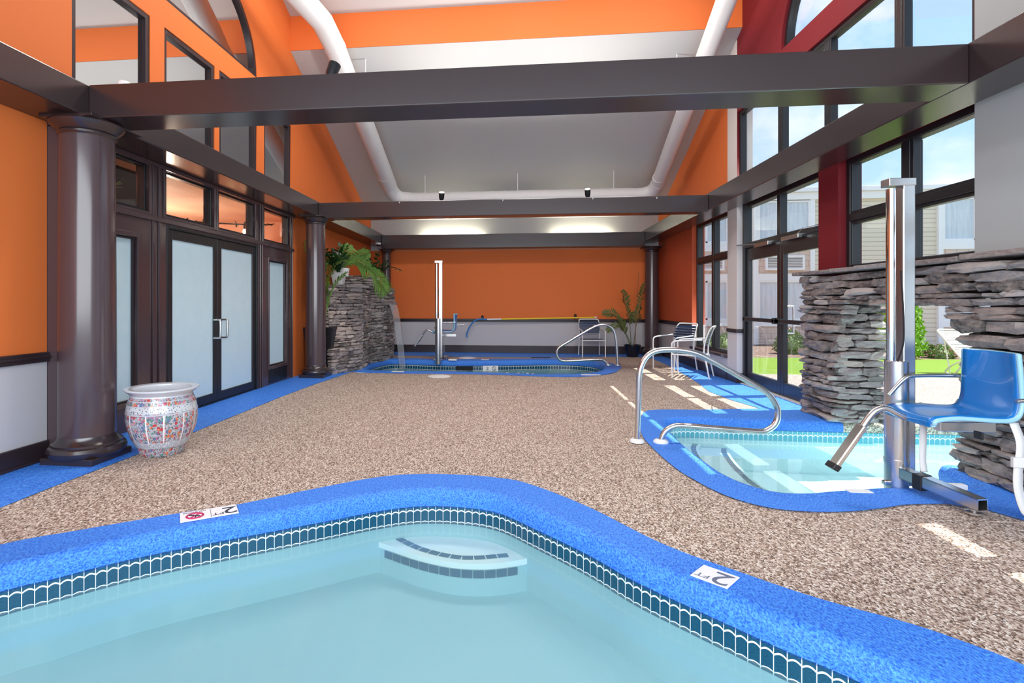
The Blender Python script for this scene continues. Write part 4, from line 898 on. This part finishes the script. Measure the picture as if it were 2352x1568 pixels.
# ================================================================== ducts, lamps and small fittings overhead
du_ = thing('air_duct', 'white round ventilation duct running down the sloped ceiling and across', 'duct', (0, 12.2, 3.7))
def rel(pts, o=(0, 12.2, 3.7)): return [(p[0]-o[0], p[1]-o[1], p[2]-o[2]) for p in pts]
MB().tube(rel([(-3.25, 6.9, 5.75), (-2.98, 8.05, 5.58), (-2.93, 8.45, 5.40), (-2.86, 11.9, 3.90)]), .172, 28).build('left_run', 'greyduct', du_, 0, 60)
MB().tube(rel([(2.86, 6.7, 6.0), (2.88, 8.7, 5.13), (2.95, 11.95, 3.82)]), .138, 28).build('right_run', 'greyduct', du_, 0, 60)
MB().tube(rel([(-2.86, 11.9, 3.90), (-2.84, 12.06, 3.80), (-2.78, 12.18, 3.72), (-2.66, 12.25, 3.66), (-2.45, 12.27, 3.64)]), .165, 28).build('elbow', 'greyduct', du_, 0, 60)
MB().tube(rel([(2.95, 11.95, 3.82), (2.93, 12.1, 3.74), (2.85, 12.2, 3.68), (2.7, 12.26, 3.65), (2.5, 12.27, 3.64)]), .145, 28).build('elbow', 'greyduct', du_, 0, 60)
q = MB()
q.tube(rel([(-2.5, 12.27, 3.64), (2.5, 12.27, 3.64)]), .155, 28)
for k in range(17): x = -2.4+.3*k; q.tube(rel([(x-.012, 12.27, 3.64), (x+.012, 12.27, 3.64)]), .161, 28)
q.build('cross_run', 'greyduct', du_, 0, 60)
for p, k in (((-2.93, 8.47, 5.39), .178), ((-2.875, 11.55, 4.05), .176), ((2.94, 11.75, 3.90), .144)):
    o_ = Vector(p); MB().tube(rel([o_, o_+Vector((.005, .05, -.022))]), k, 28).build('collar', 'greyduct', du_, 0, 60)
for x, y in ((-2.1, 12.2), (-.01, 12.2), (2.08, 12.2), (-2.6, 9.1), (2.6, 9.3)): MB().tube(rel([(x, y, roofz(y)), (x, y, roofz(y)-(.55 if y > 11 else .95))]), .008, 6).build('hanger_rod', 'whiteplastic', du_)
def uplight(label, x, y, z, aim, power):
    t = thing('spotlight', label, 'spotlight', (x, y, z), 0, 'black uplights on the beams')
    d = Vector(aim).normalized(); a = Vector((0, 0, .06))
    MB().tube([(0, 0, -.01), (0, 0, .06)], .012, 8).build('stem', 'black', t)
    MB().tube([a-d*.04, a+d*.01, a+d*.1], [.03, .045, .05], 20).build('housing', 'black', t, 0, 50)
    MB().tube([a+d*.101, a+d*.104], .042, 20).build('lens', 'bulb', t)
    ld = bpy.data.lights.new('beam_lamp', 'SPOT'); ld.energy = power; ld.spot_size = R(150); ld.spot_blend = .9; ld.shadow_soft_size = .12; ld.color = (1, .96, .9)
    lo = bpy.data.objects.new('lamp', ld); COL.objects.link(lo); lo.parent = t; lo.location = a+d*.16; lo.rotation_euler = d.to_track_quat('-Z', 'Y').to_euler()
    return t
uplight('black spotlight on the nearest cross beam at left', -1.47, 4.16, 3.015, (.25, .3, 1), 115)
uplight('left one of two black spotlights on the middle cross beam', -1.29, 9.14, 2.99, (.1, -.5, 1), 150)
uplight('right one of two black spotlights on the middle cross beam', 1.14, 9.14, 2.99, (-.1, -.5, 1), 150)
def strip(label, x0, x1):
    t = thing('fluorescent_light', label, 'fluorescent light', ((x0+x1)/2, 13.84, 2.87)); h = (x1-x0)/2
    B('housing', 'whiteplastic', t, (-h, h, -.05, .05, 0, .03)); MB().tube([(-h+.03, 0, .05), (h-.03, 0, .05)], .014, 10).build('tube', 'tube', t)
strip('left fluorescent strip glowing on top of the far cross beam', -2.5, -.9); strip('right fluorescent strip glowing on top of the far cross beam', .85, 2.3)
q = thing('security_camera', 'white dome camera under the beam in the far left corner', 'security camera', (-3.45, 13.2, 2.76))
MB().lathe([(.07, 0), (.07, -.03), (.06, -.04)], 24).build('base', 'whiteplastic', q, 0, 40); MB().lathe([(.055, -.035), (.05, -.06), (.03, -.078), (.0, -.083)], 24, (0, 0, 0), False, False).build('dome', 'blackplastic', q, 0, 60)
q = thing('smoke_detector', 'small white detector sitting on the nearest beam at left', 'detector', (-3.2, 4.1, 3.015))
B('base', 'brown', q, (-.06, .03, -.03, .03, 0, .02)); MB().lathe([(.05, .02), (.05, .045), (.035, .06), (0, .062)], 20, (.02, 0, 0), True, False).build('cover', 'whiteplastic', q, 0, 50)
for k, (x, y, z) in enumerate(((-1.98, 8.98, 2.97), (-.25, 8.98, 2.97), (1.2, 8.98, 2.97), (2.2, 8.98, 2.96))):
    tag(MB().tube([(0, .03, 0), (0, 0, -.0), (0, -.015, -.02), (0, -.02, .0)], .005, 6).build('cup_hook', 'whiteplastic', None, 0, 60, (x, y, z)), 'tiny white hook on the face of the middle cross beam', 'hook', 'hooks on the middle beam')
# rescue hook on the back wall
rh = thing('rescue_hook', 'yellow rescue pole with a blue hook on the back wall chair rail', 'rescue hook', (.6, 13.80, .9))
MB().tube([(-1.03, 0, -.035), (1.3, 0, .015)], .019, 12).build('pole', 'yellow', rh); MB().tube([(1.29, 0, .015), (1.34, 0, .016)], .021, 12).build('end_cap', 'whiteplastic', rh); MB().tube([(-1.38, 0, -.043), (-1.02, 0, -.035)], .021, 12).build('sleeve', 'whiteplastic', rh)
MB().tube(bez([(-1.36, 0, -.043), (-1.52, 0, -.035), (-1.64, 0, -.05), (-1.75, 0, -.13), (-1.85, 0, -.28), (-1.9, 0, -.42), (-1.895, 0, -.5)], 6), .018, 10).build('hook', 'hookblue', rh, 0, 60)
for x, z in ((-1.5, .0), (.82, .04)): MB().box(x-.03, x+.03, .0, .10, z-.06, z+.02).lathe([(.028, 0), (.03, .04), (.015, .06)], 14, (x, 0, z+.0)).build('bracket', 'black', rh, .004)
pcx = thing('framed_picture', 'small framed picture on the orange wall behind the plants', 'picture', (XL+.012, 11.3, 2.08))
MB().frame('x', 0, .03, -.42, .42, -.32, .32, .04).build('frame', 'trimdark', pcx, .004); B('print', 'signwhite', pcx, (0, .01, -.385, .385, -.285, .285))
# string lights and a hanging plant in the lobby
def garland(label, a, b, n, sag):
    t = thing('string_lights', label, 'string lights', a); a_ = Vector((0, 0, 0)); b_ = Vector(b)-Vector(a); P = []
    for i in range(n*4+1):
        f = i/(n*4); P.append(a_.lerp(b_, f)+Vector((0, 0, -sag*4*f*(1-f))))
    MB().tube(P, .012, 6).build('cord', 'black', t)
    q = MB()
    for p in P:
        for k in range(4):
            d = Vector((r.uniform(-1, 1), r.uniform(-1, 1), r.uniform(-.6, .6))).normalized(); w = d.cross(Vector((.3, .2, 1))).normalized()*.018
            q.add([p, p+d*.04+w, p+d*.085, p+d*.04-w], [(0, 1, 2, 3)])
    q.build('leaves', 'leafdark', t)
    for i in range(1, n):
        p = P[i*4]; s_ = MB().tube([p, p+Vector((0, 0, -.08))], .017, 8); s_.build('socket', 'black', t)
        MB().lathe([(.012, 0), (.026, -.03), (.03, -.05), (.02, -.075), (.0, -.085)], 14, tuple(p+Vector((0, 0, -.08))), False, False).build('bulb', 'bulb', t, 0, 60)
garland('upper string of bulbs and leaves behind the transom windows', (-6.0, 5.2, 2.55), (-4.5, 9.6, 2.72), 7, .12)
garland('lower string of bulbs and leaves behind the transom windows', (-6.8, 6.6, 2.42), (-5.0, 10.2, 2.45), 6, .1)
hp = thing('trailing_plant', 'small green sprig seen through the leftmost transom window', 'plant', (-4.25, 5.12, 2.42))
for k in range(4): zz_stem([(0, 0, 0), (.02*k, .05, .05), (.05+.03*k, .12, .03+.03*k)], 4, r, .07).build('sprig', 'leaf', hp)
MB().lathe([(.05, -.1), (.06, 0), (0, -.01)], 14).build('pot', 'blackplastic', hp); MB().tube([(0, 0, 0), (0, 0, .52)], .003, 5).build('hanger', 'black', hp)
lo = thing('wall_lamp', 'warm lamp in the lobby behind the transom windows', 'lamp', (-7.93, 7.6, 2.3)); MB().lathe([(.06, -.1), (.1, .1)], 20).build('shade', 'bulb', lo)
for x, y in ((-6, 5.5), (-6, 8.5)):
    ld = bpy.data.lights.new('lobby_lamp', 'POINT'); ld.energy = 70; ld.shadow_soft_size = .2; ld.color = (1, .85, .68); l_ = bpy.data.objects.new('lobby_lamp', ld); COL.objects.link(l_); l_.location = (x, y, 2.0)

# ================================================================== outdoors
hb = thing('hotel_building', 'two-storey beige hotel wing with white framed window bays across the lawn', 'building', (0, 17.6, 0))
B('siding_wall', 'siding', hb, (3.7, 24, 0, .3, -.3, 4.42))
B('fascia', 'exttrim', hb, (3.6, 24, -.12, .3, 4.40, 4.62), (3.6, 24, -.22, .3, 4.62, 4.76), bevel=.01)
def bay(x0, x1):
    y = -.06
    B('bay_trim', 'exttrim', hb, (x0, x0+.13, y-.03, .05, 0, 4.4), (x1-.13, x1, y-.03, .05, 0, 4.4), (x0+.13, x1-.13, y-.03, .05, 2.86, 3.12), (x0+.13, x1-.13, y-.03, .05, 1.95, 2.16), (x0+.13, x1-.13, y-.03, .05, .56, .75))
    B('bay_panel', 'shingle', hb, (x0+.13, x1-.13, y, .04, 2.16, 2.86), (x0+.13, x1-.13, y, .04, 0, .56))
    for z0, z1 in ((3.12, 4.38), (.75, 1.95)):
        w = MB().frame('y', y-.02, y+.04, x0+.13, x1-.13, z0, z1, .05); xm = x0+.13+(x1-x0-.26)*.54; w.box(xm-.03, xm+.03, y-.02, y+.04, z0, z1); w = w.build('window', 'exttrim', hb)
        # pleated curtain behind the pane
        P = []; n = 60
        for i in range(n+1): x = x0+.17+(x1-x0-.34)*i/n; P.append((x, y+.025+.012*math.sin(i*1.1)))
        q = MB().add([(a, b, z0+.04) for a, b in P]+[(a, b, z1-.04) for a, b in P], [(i, i+1, n+2+i, n+1+i) for i in range(n)]); q.build('curtain', 'curtain', w)
        B('pane', 'pane', w, (x0+.17, x1-.17, y-.004, y, z0+.04, z1-.04))
    xc = (x0+x1)/2; a = MB().frame('y', y-.09, y, xc-.56, xc+.56, 2.27, 2.72, .06)
    for k in range(7): a.obox((xc, y-.05, 2.345+.049*k), (.5, 0, 0), (0, .028, -.012), (0, .003, .006))
    a.build('air_conditioner', 'exttrim', hb); B('air_conditioner_core', 'dark', hb, (xc-.5, xc+.5, y-.012, y-.002, 2.33, 2.66))
for x0, x1 in ((4.9, 6.55), (7.17, 8.92), (12.35, 14.2)): bay(x0, x1)
def leaf_cloud(q, n, fn, r, size):
    for k in range(n):
        c = Vector(fn(r)); d = Vector((r.gauss(0, 1), r.gauss(0, 1), r.gauss(0, 1)+.3)).normalized(); w = d.cross(Vector((r.gauss(0, 1), r.gauss(0, 1), .1))).normalized(); s = size*r.uniform(.6, 1.3)
        q.add([c, c+d*s*.5+w*s*.3, c+d*s, c+d*s*.5-w*s*.3], [(0, 1, 2, 3)])
ab = thing('arborvitae', 'tall bright green columnar evergreen shrub beyond the stone arch', 'shrub', (8.72, 13.75, 0))
def arbf(r):
    z = r.uniform(0.05, 1.62); rad = .58*(1-.5*(z/1.62)**3)*(.72+.28*min(1, z/.25)); a = r.uniform(0, 2*PI); k = rad*(.86+.14*math.sin(a*9+z*5))*r.uniform(.82, 1.05); return (k*math.cos(a), k*math.sin(a), z)
q = MB(); leaf_cloud(q, 5200, arbf, r, .085); q.build('foliage', 'arb', ab)
MB().lathe([(.42, .06), (.47, .3), (.45, .9), (.36, 1.35), (.1, 1.6)], 20).build('inner_foliage', 'arb', ab, 0, 60); MB().lathe([(.06, 0), (.05, .3)], 10).build('trunk', 'reed', ab)
def bush(label, x, y, w, h, m, n, flowers=0):
    t = thing('flowering_shrub' if flowers else 'shrub', label, 'shrub', (x, y, 0))
    def f(r):
        a = r.uniform(0, 2*PI); e = math.acos(r.uniform(0, 1)); k = r.uniform(.75, 1.05); return (w*k*math.sin(e)*math.cos(a), w*.7*k*math.sin(e)*math.sin(a), .04+h*k*math.cos(e))
    q = MB(); leaf_cloud(q, n, f, r, .075); q.build('foliage', m, t)
    MB().lathe([(w*.6, .0), (w*.66, h*.35), (w*.5, h*.7), (w*.1, h*.88)], 16).build('inner_foliage', m, t, 0, 60)
    if flowers: q = MB(); leaf_cloud(q, flowers, f, r, .055); q.build('blossoms', 'flower', t)
bush('low rose bush with pale blossoms below the hotel window', 6.78, 14.5, .36, .56, 'shrub', 1100, 60)
bush('low dark green shrub left of the rose bush by the hotel', 5.3, 14.7, .5, .42, 'shrub', 1100)
bush('small green shrub in the bed right of the rose bush', 7.66, 14.5, .34, .16, 'shrub', 900)
bush('flowering pink groundcover left of the arborvitae', 7.72, 13.7, .3, .26, 'shrub', 500, 220)
bush('flowering pink groundcover right of the arborvitae', 9.72, 13.75, .36, .26, 'shrub', 500, 260)
ch = thing('chaise_lounge', 'white strapped chaise lounge on the patio seen through the arch', 'chaise lounge', (8.0, 10.0, 0))
Wc = .31
back = lambda f: (0, .42+.52*f, .33+.43*f)
MB().tube([(-Wc, .42, .33), (-Wc, .94, .76), (-Wc*.85, .97, .785), (Wc*.85, .97, .785), (Wc, .94, .76), (Wc, .42, .33)], .014, 8).build('back_frame', 'whitemetal', ch)
MB().tube([(-Wc, .42, .31), (-Wc, -.95, .31), (Wc, -.95, .31), (Wc, .42, .31)], .014, 8, closed=True).build('seat_frame', 'whitemetal', ch)
for s_ in (-1, 1):
    MB().tube(bez([(s_*Wc, .25, .31), (s_*Wc*1.05, .55, .18), (s_*Wc*1.05, .72, .05), (s_*Wc*1.05, .66, .012), (s_*Wc*1.05, .5, .03), (s_*Wc, .3, .31)], 4), .013, 8).build('rear_leg', 'whitemetal', ch, 0, 60)
    MB().tube([(s_*Wc, -.75, .31), (s_*Wc*1.05, -.78, .012)], .013, 8).build('front_leg', 'whitemetal', ch)
    MB().tube([(s_*Wc*.96, .8, .62), (s_*Wc*.96, .66, .04)], .011, 8).build('prop', 'whitemetal', ch)
for k in range(11):
    f = .04+.92*k/10; _, y, z = back(f); MB().obox((0, y, z), (Wc*.98, 0, 0), (0, .016, .0135), (0, -.002, .0025)).build('back_strap', 'whitemetal', ch)
for k in range(18): MB().obox((0, .36-.075*k, .325), (Wc*.98, 0, 0), (0, .024, 0), (0, 0, .003)).build('seat_strap', 'whitemetal', ch)
